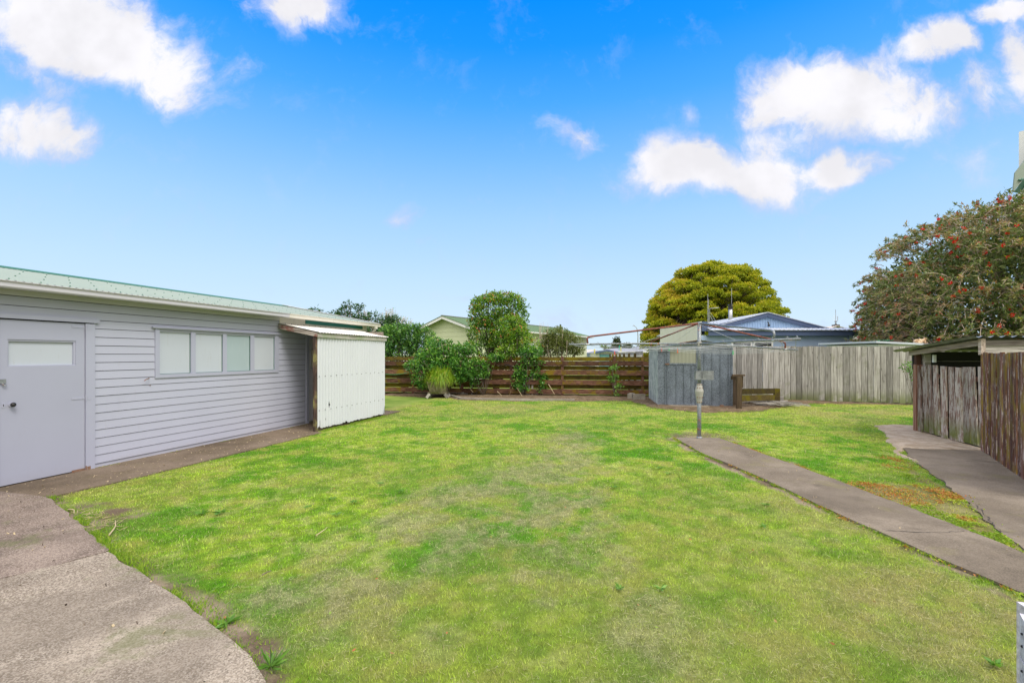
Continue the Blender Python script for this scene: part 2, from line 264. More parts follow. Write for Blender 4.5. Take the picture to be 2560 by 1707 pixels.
MT = dict(
    wall=paint('lavender_paint', LAV, amount=.10), door=paint('door_paint', (.35, .365, .46), amount=.07), trim=paint('trim_paint', (.37, .385, .485), amount=.06, low=False),
    gutter=paint('gutter_paint', (.53, .52, .57), amount=.1, low=False), cream=paint('old_cream_paint', (.66, .63, .56), amount=.35, low=False),
    pane=paint('painted_board_pane', (.45, .49, .55), (.37, .38, .38), .5, low=False, streak=(9, 9, 1.5)),
    pane_g=paint('greenish_pane', (.355, .44, .47), (.50, .56, .56), .4, rough=.25, low=False, streak=(5, 5, 1)),
    roof=paint('faded_green_roof', (.25, .305, .265), (.38, .40, .36), .25, low=False, rough=.6, spec=.2), ridge=paint('green_ridge', (.04, .15, .10), amount=.15, low=False),
    screw=paint('dark_green_paint', (.03, .12, .08), amount=0, low=False), teal=paint('teal_board', (.02, .17, .14), (.12, .12, .04), .7, low=False, streak=(1, 1, 6)),
    white=paint('white_sheet', (.55, .575, .625), (.42, .38, .31), .12, rough=.5), roofwhite=paint('dirty_white_roof', (.72, .70, .65), (.32, .28, .22), .45, low=False, streak=(5, 1.5, 3)),
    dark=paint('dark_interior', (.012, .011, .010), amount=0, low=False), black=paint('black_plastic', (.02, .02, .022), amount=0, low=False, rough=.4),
    barge=woodm('peeling_fascia', (.14, .12, .10), (.42, .40, .37), (.60, .60, .55), 'y', (.36, .42, .28), .45), redpeel=woodm('peeling_red_barge', (.06, .045, .04), (.20, .175, .155), (.40, .37, .33), 'x', (.17, .05, .035), .42),
    post_dark=woodm('dark_red_post', (.02, .015, .014), (.05, .035, .03), (.16, .09, .07), 'z', (.22, .20, .08), .3),
    rail=woodm('mossy_brown_rail', (.028, .016, .011), (.10, .048, .030), (.21, .115, .08), 'x', (.17, .12, .008), .5, tintamt=.5), railb=woodm('mossy_back_rail', (.03, .021, .008), (.09, .065, .015), (.17, .12, .025), 'x', (.19, .155, .006), .8, tintamt=.35), rail_p=woodm('brown_fence_post', (.035, .022, .015), (.11, .055, .04), (.19, .11, .075), 'z', (.17, .13, .02), .4),
    paling=woodm('grey_paling', (.12, .11, .10), (.285, .275, .262), (.43, .42, .405), 'z', (.17, .19, .09), .3, tintamt=.34, base_moss=True),
    picket=woodm('peeling_picket', (.07, .035, .03), (.20, .125, .105), (.36, .27, .235), 'z', (.17, .20, .05), .25, tintamt=.3, base_moss=True, peel=(.46, .41, .38), peelamt=.6),
    picket_r=woodm('red_brown_picket', (.04, .015, .01), (.13, .055, .038), (.25, .14, .105), 'z', (.26, .18, .03), .68, tintamt=.5, peel=(.52, .43, .39), peelamt=.34),
    greywood=woodm('silver_wood', (.10, .09, .08), (.30, .28, .26), (.50, .48, .45), 'x', None), greywood_y=woodm('silver_wood_rafter', (.10, .08, .07), (.32, .26, .22), (.50, .45, .41), 'y', None),
    orangewood=woodm('orange_post', (.13, .06, .04), (.30, .16, .115), (.42, .27, .21), 'z', None), darkwood=woodm('sleeper_wood', (.03, .022, .013), (.075, .052, .033), (.12, .09, .06), 'z', (.12, .10, .01), .12),
    mossboard=woodm('mossy_board', (.03, .02, .01), (.08, .06, .02), (.14, .10, .03), 'x', (.15, .125, .006), .6), gatewood=woodm('gate_wood', (.30, .28, .30), (.52, .50, .55), (.68, .67, .72), 'x', None, tintamt=.12),
    trough=woodm('mossy_planter_wood', (.06, .055, .03), (.16, .14, .085), (.28, .255, .18), 'z', (.12, .14, .03), .6),
    galv=metalm('galvanised_sheet', (.065, .082, .11), (.195, .23, .285), 62, .42, .25), galv_s=metalm('galvanised_side', (.20, .25, .31), (.36, .42, .49), 8, .4, .25), pipe=metalm('galvanised_pipe', (.12, .14, .155), (.27, .295, .32), 60, .4, .35, rust=.12, rustcol=(.30, .10, .04)),
    rustpipe=metalm('rusty_pipe', (.10, .035, .028), (.18, .065, .045), 40, .75, .05, rust=.4, rustcol=(.15, .045, .03), spangle=False), rust=metalm('rust', (.12, .06, .04), (.24, .15, .10), 40, .85, 0, rust=.25, rustcol=(.15, .055, .03), spangle=False),
    cast=paint('pale_cast_metal', (.34, .34, .31), (.30, .25, .18), .3, low=False), plate=metalm('worn_plate', (.15, .165, .175), (.26, .28, .29), 20, .5, .3, rust=.1),
    wire=metalm('line_wire', (.32, .34, .36), (.45, .47, .49), 30, .4, .3), conc=concretem('patio_concrete', (.18, .145, .11), (.32, .27, .21), (.52, .46, .38), .5, 135, stain=.45),
    conc_d=concretem('wall_path_concrete', (.125, .095, .065), (.20, .155, .115), (.27, .21, .155), .35, 110, (.10, .085, .03)), conc_p=concretem('path_concrete', (.15, .122, .09), (.235, .196, .15), (.35, .30, .235), .25, 150, (.20, .18, .08), .4),
    conc_k=concretem('old_concrete_block', (.22, .20, .17), (.34, .31, .27), (.5, .46, .4), .2, 90), soil=soilm('soil', (.085, .06, .037), (.175, .13, .085), (.34, .28, .20)), soil_s=soilm('sandy_soil', (.34, .265, .185), (.50, .42, .33), (.6, .53, .43)),
    lime=paint('pale_lime_cladding', (.56, .60, .42), amount=.06, low=False), bwhite=paint('white_paint', (.72, .73, .76), amount=.08, low=False), mossroof=paint('mossy_green_roof', (.095, .155, .07), (.24, .28, .19), .8, low=False, rough=.85, streak=(4, 4, 4)),
    bluew=paint('blue_weatherboard', (.36, .46, .66), amount=.05, low=False), blued=paint('slate_blue_trim', (.065, .095, .18), amount=.08, low=False), bluemid=paint('blue_gable', (.25, .37, .56), amount=.06, low=False),
    creamw=paint('cream_plaster', (.60, .60, .50), (.42, .40, .28), .35, low=False, streak=(3, 3, .8)), tile=paint('pale_blue_metal_roof', (.50, .54, .62), (.35, .22, .16), .15, low=False, rough=.35), flue=metalm('flue_metal', (.26, .27, .28), (.42, .43, .44), 8, .35, .5, spangle=False),
    greyroof=paint('grey_roof', (.30, .30, .34), amount=.1, low=False), paleroof=paint('pale_roof', (.56, .50, .44), amount=.1, low=False), tealdoor=paint('teal_roller_door', (.16, .38, .42), amount=.05, low=False), brick=paint('dark_brick', (.10, .085, .08), amount=.2, low=False),
    window=glassy('dark_glass', (.03, .035, .04)), curtain=paint('curtained_glass', (.45, .46, .46), amount=.1, low=False, rough=.2), bark=woodm('bark', (.05, .04, .03), (.14, .11, .085), (.25, .21, .17), 'z', None), twig=woodm('pale_twig', (.20, .155, .12), (.37, .30, .24), (.50, .43, .36), 'z', None),
    tan=paint('dead_leaf_tan', (.45, .36, .22), amount=.2, low=False), shedpane=paint('cloudy_plastic', (.25, .26, .21), (.18, .18, .12), .4, low=False, rough=.3), greenhose=paint('green_hose', (.03, .25, .10), amount=.1, low=False),
    grassground=vcolm('lawn_surface'), blade=vcolm('grass_blade', fine=False),
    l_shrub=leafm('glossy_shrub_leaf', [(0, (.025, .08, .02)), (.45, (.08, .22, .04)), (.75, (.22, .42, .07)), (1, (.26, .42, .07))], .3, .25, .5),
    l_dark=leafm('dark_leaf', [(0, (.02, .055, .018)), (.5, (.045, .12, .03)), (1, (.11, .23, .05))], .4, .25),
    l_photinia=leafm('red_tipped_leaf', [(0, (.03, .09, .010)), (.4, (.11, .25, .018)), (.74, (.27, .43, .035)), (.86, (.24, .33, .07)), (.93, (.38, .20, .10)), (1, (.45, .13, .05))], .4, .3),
    l_ivy=leafm('climber_leaf', [(0, (.025, .09, .015)), (.45, (.085, .25, .035)), (.76, (.23, .45, .06)), (.95, (.33, .27, .15)), (1, (.42, .28, .20))], .35, .3),
    l_olive=leafm('olive_leaf', [(0, (.06, .085, .02)), (.5, (.16, .19, .045)), (.8, (.20, .24, .05)), (1, (.14, .35, .04))], .55, .3),
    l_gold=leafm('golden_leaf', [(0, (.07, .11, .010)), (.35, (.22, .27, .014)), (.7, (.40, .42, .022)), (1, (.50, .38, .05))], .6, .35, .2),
    l_brush=leafm('bottlebrush_leaf', [(0, (.07, .11, .035)), (.38, (.14, .20, .055)), (.58, (.24, .27, .085)), (.75, (.36, .27, .14)), (1, (.46, .24, .17))], .5, .25),
    l_strap=leafm('strap_leaf', [(0, (.12, .25, .015)), (.5, (.25, .43, .03)), (.85, (.42, .48, .05)), (1, (.55, .42, .10))], .45, .35),
    l_weed=leafm('weed_leaf', [(0, (.09, .21, .03)), (1, (.19, .38, .06))], .5, .3), l_sed=leafm('creeping_weed', [(0, (.16, .30, .02)), (.55, (.34, .42, .03)), (.85, (.40, .27, .05)), (1, (.42, .15, .05))], .6, .3),
    flower=leafm('red_brush_flower', [(0, (.55, .008, .012)), (1, (.90, .04, .03))], .6, .25, .2, (1.2, .6, .6)), l_far=leafm('far_foliage', [(0, (.03, .05, .025)), (1, (.09, .12, .06))], .8, .1, .1),
)
# ------------------------------------------------------------------ mesh building
class MB:
    def __init__(s, frame=None):             # frame: (origin xyz, angle in degrees) -> world
        s.v = []; s.f = []; s.t = []; s.n = 0; s.smooth = False
        o, a = frame if frame else ((0, 0, 0), 0); s.o = np.array(o, float); s.c, s.s = math.cos(R(a)), math.sin(R(a))
    def raw(s, V, Fc, tint=None):
        V = np.asarray(V, float).reshape(-1, 3)
        W = np.stack([V[:, 0]*s.c-V[:, 1]*s.s, V[:, 0]*s.s+V[:, 1]*s.c, V[:, 2]], 1)+s.o
        s.v.append(W); s.f += [tuple(i+s.n for i in fc) for fc in Fc]
        s.t.append(np.full(len(V), random.random()) if tint is None else (np.full(len(V), tint) if np.isscalar(tint) else np.asarray(tint)))
        s.n += len(V); return s
    def box(s, a, b, tint=None, bev=0.0):
        x0, y0, z0 = (min(p, q) for p, q in zip(a, b)); x1, y1, z1 = (max(p, q) for p, q in zip(a, b))
        return s.raw([(x0, y0, z0), (x1, y0, z0), (x1, y1, z0), (x0, y1, z0), (x0, y0, z1), (x1, y0, z1), (x1, y1, z1), (x0, y1, z1)],
                     [(0, 3, 2, 1), (4, 5, 6, 7), (0, 1, 5, 4), (1, 2, 6, 5), (2, 3, 7, 6), (3, 0, 4, 7)], tint)
    def hexa(s, P, tint=None):               # 8 points: bottom ring, top ring
        return s.raw(P, [(0, 3, 2, 1), (4, 5, 6, 7), (0, 1, 5, 4), (1, 2, 6, 5), (2, 3, 7, 6), (3, 0, 4, 7)], tint)
    def beam(s, p, q, w, h, tint=None, up=(0, 0, 1)):
        p = np.array(p, float); q = np.array(q, float); d = q-p; d /= np.linalg.norm(d); up = np.array(up, float)
        a = np.cross(d, up); a /= np.linalg.norm(a); b = np.cross(a, d)
        P = [p-a*w/2-b*h/2, p+a*w/2-b*h/2, q+a*w/2-b*h/2, q-a*w/2-b*h/2, p-a*w/2+b*h/2, p+a*w/2+b*h/2, q+a*w/2+b*h/2, q-a*w/2+b*h/2]
        return s.hexa(P, tint)
    def tube(s, pts, r, n=8, tint=None, cap=True):
        pts = np.array(pts, float); m = len(pts); r = np.full(m, r) if np.isscalar(r) else np.asarray(r, float)
        T = np.gradient(pts, axis=0); T /= np.linalg.norm(T, axis=1)[:, None]+1e-12
        ref = np.array([0, 0, 1.]) if abs(T[0][2]) < .9 else np.array([1., 0, 0]); V = []
        a = np.cross(T[0], ref); a /= np.linalg.norm(a)
        for i in range(m):
            a = a-T[i]*(a@T[i]); a /= np.linalg.norm(a)+1e-12; b = np.cross(T[i], a)
            for k in range(n):
                th = 2*math.pi*k/n; V.append(pts[i]+r[i]*(a*math.cos(th)+b*math.sin(th)))
        Fc = [(i*n+k, i*n+(k+1) % n, (i+1)*n+(k+1) % n, (i+1)*n+k) for i in range(m-1) for k in range(n)]
        if cap: Fc += [tuple(range(n-1, -1, -1)), tuple((m-1)*n+k for k in range(n))]
        return s.raw(V, Fc, tint)
    def lathe(s, c, prof, n=16, tint=None):
        c = np.array(c, float); V = []
        for r, z in prof:
            for k in range(n): V.append(c+np.array([r*math.cos(2*math.pi*k/n), r*math.sin(2*math.pi*k/n), z]))
        m = len(prof); Fc = [(i*n+k, i*n+(k+1) % n, (i+1)*n+(k+1) % n, (i+1)*n+k) for i in range(m-1) for k in range(n)]
        Fc += [tuple(range(n-1, -1, -1)), tuple((m-1)*n+k for k in range(n))]
        return s.raw(V, Fc, tint)
    def ball(s, c, r, n=10, m=6, tint=None):
        r = np.array([r]*3 if np.isscalar(r) else r, float); c = np.array(c, float); V = []
        for i in range(m+1):
            ph = math.pi*i/m
            for k in range(n): V.append(c+r*np.array([max(math.sin(ph), 1e-3)*math.cos(2*math.pi*k/n), max(math.sin(ph), 1e-3)*math.sin(2*math.pi*k/n), -math.cos(ph)]))
        Fc = [(i*n+k, i*n+(k+1) % n, (i+1)*n+(k+1) % n, (i+1)*n+k) for i in range(m) for k in range(n)]
        Fc += [tuple(range(n-1, -1, -1)), tuple(m*n+k for k in range(n))]
        return s.raw(V, Fc, tint)
    def prism(s, poly, z0, z1, tint=None):
        n = len(poly); V = [(p[0], p[1], z0) for p in poly]+[(p[0], p[1], z1) for p in poly]
        return s.raw(V, [tuple(range(n-1, -1, -1)), tuple(range(n, 2*n))]+[(i, (i+1) % n, n+(i+1) % n, n+i) for i in range(n)], tint)
    def extr(s, poly, axis, a, b, tint=None):   # polygon in the two other axes, extruded along axis
        n = len(poly); mk = {'x': lambda p, t: (t, p[0], p[1]), 'y': lambda p, t: (p[0], t, p[1])}[axis]
        V = [mk(p, a) for p in poly]+[mk(p, b) for p in poly]
        return s.raw(V, [tuple(range(n-1, -1, -1)), tuple(range(n, 2*n))]+[(i, (i+1) % n, n+(i+1) % n, n+i) for i in range(n)], tint)
    def grid(s, Vg, keep=None, tint=None, thick=None):
        a, b = Vg.shape[:2]; V = Vg.reshape(-1, 3)
        Fc = [(i*b+j, (i+1)*b+j, (i+1)*b+j+1, i*b+j+1) for i in range(a-1) for j in range(b-1) if keep is None or keep[i, j]]
        return s.raw(V, Fc, tint)
    def corr(s, p0, along, down, nrm, pitch=.076, amp=.009, seg=6, rows=2, tint=.5):
        p0, along, down, nrm = (np.array(q, float) for q in (p0, along, down, nrm)); L = np.linalg.norm(along)
        n = int(L/pitch*seg)+1; s_ = np.linspace(0, 1, n); h = amp*np.cos(2*math.pi*s_*L/pitch); q = np.linspace(0, 1, rows)
        G = p0+s_[:, None, None]*along+q[None, :, None]*down+h[:, None, None]*nrm
        return s.grid(G, tint=tint)
    def build(s, name, mat, parent=None, smooth=False, label=None, origin=None):
        V = np.concatenate(s.v) if s.v else np.zeros((0, 3)); T = np.concatenate(s.t)
        o = np.array(origin, float) if origin is not None else (wloc(parent) if parent else np.array([(V[:, 0].min()+V[:, 0].max())/2, (V[:, 1].min()+V[:, 1].max())/2, V[:, 2].min()]))
        me = bpy.data.meshes.new(name); me.from_pydata((V-o).tolist(), [], s.f)
        at_ = me.attributes.new('tint', 'FLOAT', 'POINT'); at_.data.foreach_set('value', T.astype(np.float32))
        if smooth: me.polygons.foreach_set('use_smooth', [True]*len(me.polygons))
        me.update(); ob = bpy.data.objects.new(name, me); COL.objects.link(ob)
        me.materials.append(MT[mat] if isinstance(mat, str) else mat)
        if parent: ob.parent = parent; ob.location = tuple(o-wloc(parent))
        else: ob.location = tuple(o)
        if label: ob['label'] = label
        return ob
def wloc(o):
    p = np.array(o.location[:]); 
    while o.parent: o = o.parent; p = p+np.array(o.location[:])
    return p
def tag(o, label=None, cat=None, group=None, kind=None):
    for k, v in (('label', label), ('category', cat), ('group', group), ('kind', kind)):
        if v: o[k] = v
    return o
def thing(name, loc, label, cat, group=None):
    o = bpy.data.objects.new(name, None); COL.objects.link(o); o.location = tuple(loc); o.empty_display_size = .2
    return tag(o, label, cat, group)
def quads(name, V, tint, mat, parent=None, origin=(0, 0, 0), n=4, col=None):   # V: (N, n, 3)
    N = len(V); me = bpy.data.meshes.new(name); o = wloc(parent) if parent else np.array(origin, float)
    me.vertices.add(N*n); me.vertices.foreach_set('co', (V-o).astype(np.float32).ravel())
    me.loops.add(N*n); me.loops.foreach_set('vertex_index', np.arange(N*n, dtype=np.int32))
    me.polygons.add(N); me.polygons.foreach_set('loop_start', np.arange(0, N*n, n, dtype=np.int32)); me.polygons.foreach_set('loop_total', np.full(N, n, np.int32))
    if tint is not None:
        a = me.attributes.new('tint', 'FLOAT', 'POINT'); a.data.foreach_set('value', np.repeat(np.clip(tint, 0, 1), n).astype(np.float32))
    if col is not None:
        a = me.attributes.new('gcol', 'FLOAT_COLOR', 'POINT'); a.data.foreach_set('color', np.repeat(np.c_[col, np.ones(N)], n, axis=0).astype(np.float32).ravel())
    me.materials.append(MT[mat]); me.update(calc_edges=True)
    ob = bpy.data.objects.new(name, me); COL.objects.link(ob)
    if parent: ob.parent = parent; ob.location = (0, 0, 0)
    else: ob.location = tuple(origin)
    return ob
def unit(v): return v/(np.linalg.norm(v, axis=-1, keepdims=True)+1e-9)
def leafquads(C, Dr, L, W):                    # centre of base, direction, length, width -> pointed leaves
    N = len(C); up = unit(rng.normal(size=(N, 3))); side = unit(np.cross(Dr, up)); L = np.broadcast_to(L, N)[:, None]; W = np.broadcast_to(W, N)[:, None]
    nr = np.cross(side, Dr)
    return np.stack([C, C+Dr*L*.45+side*W/2+nr*L*.06, C+Dr*L, C+Dr*L*.45-side*W/2+nr*L*.06], 1)
exec_parts = []
# ================================================================== THE SETTING
gm, gt, go = newmat('distant_ground'); gc = gt.mix(gt.sstep(gt.noise(pos(gt), .6, 5), .35, .65), (.10, .17, .03), (.20, .26, .06)); finish(gt, go, gc, .95, gt.noise(pos(gt), 30, 3), .6, .02, spec=.05); MT['ground'] = gm
gb = MB(); gb.raw([(-1500, -1500, -.03), (1500, -1500, -.03), (1500, 1500, -.03), (-1500, 1500, -.03)], [(0, 1, 2, 3)]); tag(gb.build('ground', 'ground', origin=(0, 0, -.03)), kind='structure')
def jit(poly, step=.12, amp=.014, closed=True, seed=0):
    r_ = random.Random(seed); out = []
    n = len(poly)
    for i in range(n if closed else n-1):
        a = np.array(poly[i][:2]); b = np.array(poly[(i+1) % n][:2]); L = np.linalg.norm(b-a); k = max(1, int(L/step)); nn = np.array([-(b-a)[1], (b-a)[0]])/max(L, 1e-6)
        for j in range(k): out.append(a+(b-a)*j/k+nn*r_.uniform(-amp, amp))
    return [tuple(p) for p in out]
PATIO = [gp(*q)[:2] for q in [(118, 1245), (170, 1286), (217, 1328), (267, 1379), (321, 1417), (387, 1464), (465, 1514), (530, 1568), (573, 1611), (619, 1650), (660, 1705), (700, 1790)]]+[c2w(-.7, .2)[:2], (-2.5, -3), (-9.5, -3), (-9.5, gp(118, 1245)[1]+.0)]
WPATH = [(WV+.0, -3), (WV+.0, 11.6), (-6.5, 11.6), (-6.45, 8.02), (-6.27, 7.98), (-6.26, 6.0), (-6.28, 4.5), tuple(gp(118, 1245)[:2]+np.array([0, .012])), (-7.0, 3.3), (-7.05, -3)]
GPL = [(1686.6, 1096), (1752.6, 1134), (1864, 1180), (1971, 1229), (2095, 1289), (2219, 1343), (2322, 1390), (2446, 1442), (2559, 1489), (2800, 1600)]
GPR = [(1798, 1097), (1889, 1130), (2004, 1171), (2136, 1221), (2260, 1268), (2384, 1316), (2507, 1365), (2640, 1424), (2800, 1490)]
GPATH = [gp(*q)[:2] for q in GPL]+[gp(*q)[:2] for q in GPR[::-1]]
SLAB = [gp(*q)[:2] for q in [(2252, 1118), (2275, 1142), (2301, 1163), (2355, 1202), (2384, 1229), (2421, 1258), (2450, 1291), (2499, 1332), (2559, 1378), (2640, 1424)]]+[(6.7, 2.6), (8.5, 3.2), (8.2, 5.6), (4.95, 7.2), (5.05, 8.0), (5.6, 9.5), (5.3, 9.75)]
BED = [gp(*q)[:2] for q in [(930, 985), (1060, 991), (1122, 994), (1148, 999.5), (1190, 1001.5), (1270, 1002.5), (1340, 1002), (1435, 1003.5), (1500, 1002), (1575, 1003), (1600, 1011), (1640, 1021), (1700, 1026), (1745, 1032), (1800, 1031), (1860, 1030), (1900, 1028), (1935, 1021), (1990, 1011), (2080, 1008.5), (2300, 1013)]]+[(9.5, 17.9), (-8.5, 18.4), (-9.5, 17)]
DIRT = [gp(*q)[:2] for q in [(2194, 1066), (2240, 1062), (2290, 1066), (2300, 1078)]]+[(5.6, 9.4)]+[gp(*q)[:2] for q in [(2330, 1124), (2258, 1122), (2266, 1140), (2285, 1156), (2262, 1146), (2240, 1122), (2225, 1098), (2212, 1085)]]
WEEDP = [gp(*q)[:2] for q in [(2240, 1120), (2262, 1150), (2300, 1180), (2345, 1206), (2390, 1240), (2425, 1270), (2480, 1330), (2555, 1380), (2540, 1385), (2440, 1333), (2330, 1290), (2230, 1252), (2130, 1212), (2200, 1200), (2300, 1215), (2290, 1190)]]
EDGE = [PATIO[:11], [gp(*q)[:2] for q in GPL], [gp(*q)[:2] for q in GPR]]
EX = [ss_ for ss_ in (PATIO, WPATH, GPATH, SLAB, BED)]
CLIP = [(640, 1510), (760, 1400), (900, 1300), (1010, 1238), (1250, 1170), (1340, 1110), (1420, 1060), (1500, 1090), (1500, 1190), (1560, 1300), (1600, 1430), (1400, 1450), (1180, 1400), (960, 1500), (780, 1590)]
CLIP = [gp(*q)[:2] for q in CLIP]
SPOTS = [((1560, 1640), .26, .55), ((1500, 1700), .25, .45), ((640, 1600), .25, .5), ((930, 1600), .3, .5), ((2300, 1530), .5, -.9), ((2380, 1470), .4, -1), ((2330, 1600), .4, -.8), ((2000, 1640), .3, -.6), ((1620, 1560), .35, .8),
         ((1250, 1020), 1.3, -.55), ((1500, 1030), 1.0, -.45), ((1380, 1100), .8, -.6), ((2110, 1040), .9, -.7), ((2230, 1030), .7, -.7), ((1000, 1010), .6, .35), ((1600, 1375), .16, .9), ((1090, 1020), .5, -.5), ((2380, 1320), .0, 0), ((1950, 1260), .3, -.5), ((2150, 1330), .35, -.7), ((2080, 1300), .3, -.7)]
SPOTS = [(gp(*a)[:2], r_, k) for a, r_, k in SPOTS if r_ > 0]
def lawn_fields(x, y):
    wx = x+(fbm(x, y, 1.2, 3)-.5)*.9; wy = y+(fbm(x, y, 1.2, 8)-.5)*.9
    dc = dpoly(wx, wy, CLIP); clip = np.where(inpoly(wx, wy, CLIP), ss(dc, -.15, .35), ss(.22-dc, 0, .22)*.5)
    clip = clip*(.12+1.1*ss(fbm(x, y, 3.4, 2), .34, .6))*(.45+.75*ss(fbm(x, y, 11, 23), .35, .58)); dry = np.zeros(np.shape(x))
    for (c, r_, k) in SPOTS:
        d = np.hypot(wx-c[0], wy-c[1]); a = ss(1.6-d/r_, 0, 1.4)*abs(k)*(.3+.9*ss(fbm(x, y, 4, 5), .3, .62))
        if k > 0: clip = np.maximum(clip, a*.9)
        else: dry = np.maximum(dry, a)
    px, py, Y = topx(x, y)
    fork = ss(fbm(x, y, 2.3, 6, 5), .50, .68)*.8
    dry = np.maximum(dry, fork*.15*ss(Y, 2.5, 1.5)+0)
    de = np.full(np.shape(x), 9.)
    for e in EDGE: de = np.minimum(de, dpoly(x, y, e, False))
    dpt = dpoly(x, y, EDGE[0], False); bare = np.maximum(ss(.12+.13*(fbm(x, y, 2.2, 12)-.35)*2-de, 0, .10)*ss(fbm(x, y, 3.3, 15), .33, .52), ss(.10+.42*(fbm(x, y, 1.6, 14)-.42)-dpt, -.02, .08)*ss(fbm(x, y, 6, 16), .38, .52))
    for c, r_ in ((gp(230, 1300)[:2], .30), (gp(200, 1265)[:2], .2), (gp(640, 1640)[:2], .16), (gp(600, 1590)[:2], .12), (gp(1800, 1090)[:2], .0)):
        if r_: bare = np.maximum(bare, ss(1.5-np.hypot(x-c[0], y-c[1])/r_+(fbm(x, y, 5, 4)-.5)*2, .2, 1))
    bare = np.maximum(bare, ss(.35-np.hypot((x-gp(1745, 1093)[0]), (y-gp(1745, 1093)[1])*1.3)*.45+(fbm(x, y, 5, 4)-.5)*.5, 0, .15)*.8)
    weed = np.where(inpoly(wx*.3+x*.7, wy*.3+y*.7, WEEDP), 1., 0.)
    dpth = dpoly(x, y, EDGE[2], False); weed = np.maximum(weed, ss(.16-dpth, 0, .08)*ss(fbm(x, y, 3, 9), .45, .6))
    return clip.clip(0, 1), dry.clip(0, 1), bare.clip(0, 1), weed
def lerp(a, b, t): return np.asarray(a)*(1-t[..., None])+np.asarray(b)*t[..., None]
def lawn_colour(x, y, f=None):
    clip, dry, bare, weed = f or lawn_fields(x, y)
    px, py, Y = topx(x, y)
    a = fbm(x, y, .85, 1, 5); b = fbm(x, y, 2.6, 21, 4); c = fbm(x, y, 9, 31, 3)
    g_ = lerp((.12, .335, .012), (.36, .51, .048), ss(a*.55+b*.45, .36, .60))
    fine = fbm(x, y, 24, 91, 2); mid = fbm(x, y, 7.5, 71, 3)
    g_ = lerp(g_, (.095, .29, .010), ss(fbm(x, y, 3.8, 55), .60, .74)*.55)
    g_ = lerp(g_, (.13, .30, .015), ss(mid, .52, .66)*.5); g_ = lerp(g_, (.55, .56, .20), ss(mid, .46, .32)*.45*ss(a, .35, .55)); g_ = g_*(.52+.62*fine+.34*fbm(x, y, 52, 37, 2))[..., None]
    g_ = lerp(g_, (.42, .43, .10), ss(b*.6+c*.4, .52, .68)*.65)
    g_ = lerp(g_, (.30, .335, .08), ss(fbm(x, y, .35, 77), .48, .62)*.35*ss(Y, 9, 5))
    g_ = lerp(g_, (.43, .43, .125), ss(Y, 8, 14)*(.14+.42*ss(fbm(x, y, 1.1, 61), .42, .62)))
    g_ = lerp(g_, (.46, .39, .16), dry*.55)
    g_ = lerp(g_, lerp((.31, .32, .14), (.50, .48, .25), ss(fbm(x, y, 13, 19, 3), .38, .6)), clip*.68)
    g_ = lerp(g_, (.40, .30, .07), weed*.4)
    return g_
def lawn_z(x, y): return (fbm(x, y, .7, 40)-.5)*.035-.006
nx, ny = 440, 500
X, Yy = np.meshgrid(np.linspace(-7.3, 9.6, nx), np.linspace(-2.2, 17.6, ny), indexing='ij')
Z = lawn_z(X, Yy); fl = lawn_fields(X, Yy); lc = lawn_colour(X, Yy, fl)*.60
soilc = lerp((.15, .11, .075), (.30, .235, .17), ss(fbm(X, Yy, 4, 44), .35, .65))
lc = lerp(lc, (0, 0, 0), fl[2]*0)*(1-fl[2][..., None])+soilc*fl[2][..., None]
lc = lc*(1-.45*fl[3][..., None])+soilc*.45*fl[3][..., None]
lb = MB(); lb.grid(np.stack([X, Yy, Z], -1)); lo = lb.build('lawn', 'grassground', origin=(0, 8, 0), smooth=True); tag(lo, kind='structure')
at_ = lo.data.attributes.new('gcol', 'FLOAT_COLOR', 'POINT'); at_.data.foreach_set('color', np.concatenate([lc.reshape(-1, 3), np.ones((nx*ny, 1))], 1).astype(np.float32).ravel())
def slab(name, poly, z, mat, depth=.12, seed=0, step=.12, amp=.012):
    p = jit(poly, step, amp, seed=seed); b = MB(); b.prism(p, z-depth, z); o = b.build(name, mat); return tag(o, kind='structure')
slab('wall_path', WPATH, .012, 'conc_d', seed=3)
# patio: two pours with a joint, the nearer one paler
jl = [gp(267, 1384)[:2], gp(0, 1452)[:2]]; jd = np.array(jl[1])-np.array(jl[0]); jend = np.array(jl[0])+jd*2.2
far_p = PATIO[:4]+[tuple(jl[0]), tuple(jend), (-9.5, jend[1]), (-9.5, PATIO[-1][1])]
off = np.array([.0, -.012])
near_p = [tuple(np.array(jl[0])+off+np.array([.01, 0]))]+PATIO[4:-1]+[(-9.5, jend[1]-.012), tuple(jend+off)]
j2 = [gp(116, 1309)[:2], gp(0, 1328)[:2]]
MT['conc2'] = concretem('patio_concrete_stained', (.14, .105, .085), (.24, .19, .155), (.42, .35, .29), .5, 135, stain=.6)
slab('patio', far_p, .016, 'conc2', seed=1, amp=.016); slab('patio', near_p, .02, 'conc', seed=2, amp=.014)
slab('garden_path', GPATH, .022, 'conc_p', seed=4, amp=.01); slab('paved_area', SLAB, .012, 'conc_p', seed=5, amp=.025)
def crack(name, pts, zz, wd=.006):
    V = []; Fc = []; r_ = random.Random(5); P = []
    for i in range(len(pts)-1):
        a, b = np.array(pts[i][:2]), np.array(pts[i+1][:2]); k = max(2, int(np.linalg.norm(b-a)/.04))
        for j in range(k): P.append(a+(b-a)*j/k+np.array([r_.uniform(-.012, .012), r_.uniform(-.012, .012)]))
    b = MB(); P3 = [(p[0], p[1], zz) for p in P]
    for i in range(len(P)-1):
        d = unit(P[i+1]-P[i]); n_ = np.array([-d[1], d[0]])*wd*r_.uniform(.3, 1)
        V = [(*(P[i]-n_), zz), (*(P[i+1]-n_), zz), (*(P[i+1]+n_), zz), (*(P[i]+n_), zz)]; b.raw(V, [(0, 1, 2, 3)])
    tag(b.build(name, 'dark'), kind='structure')
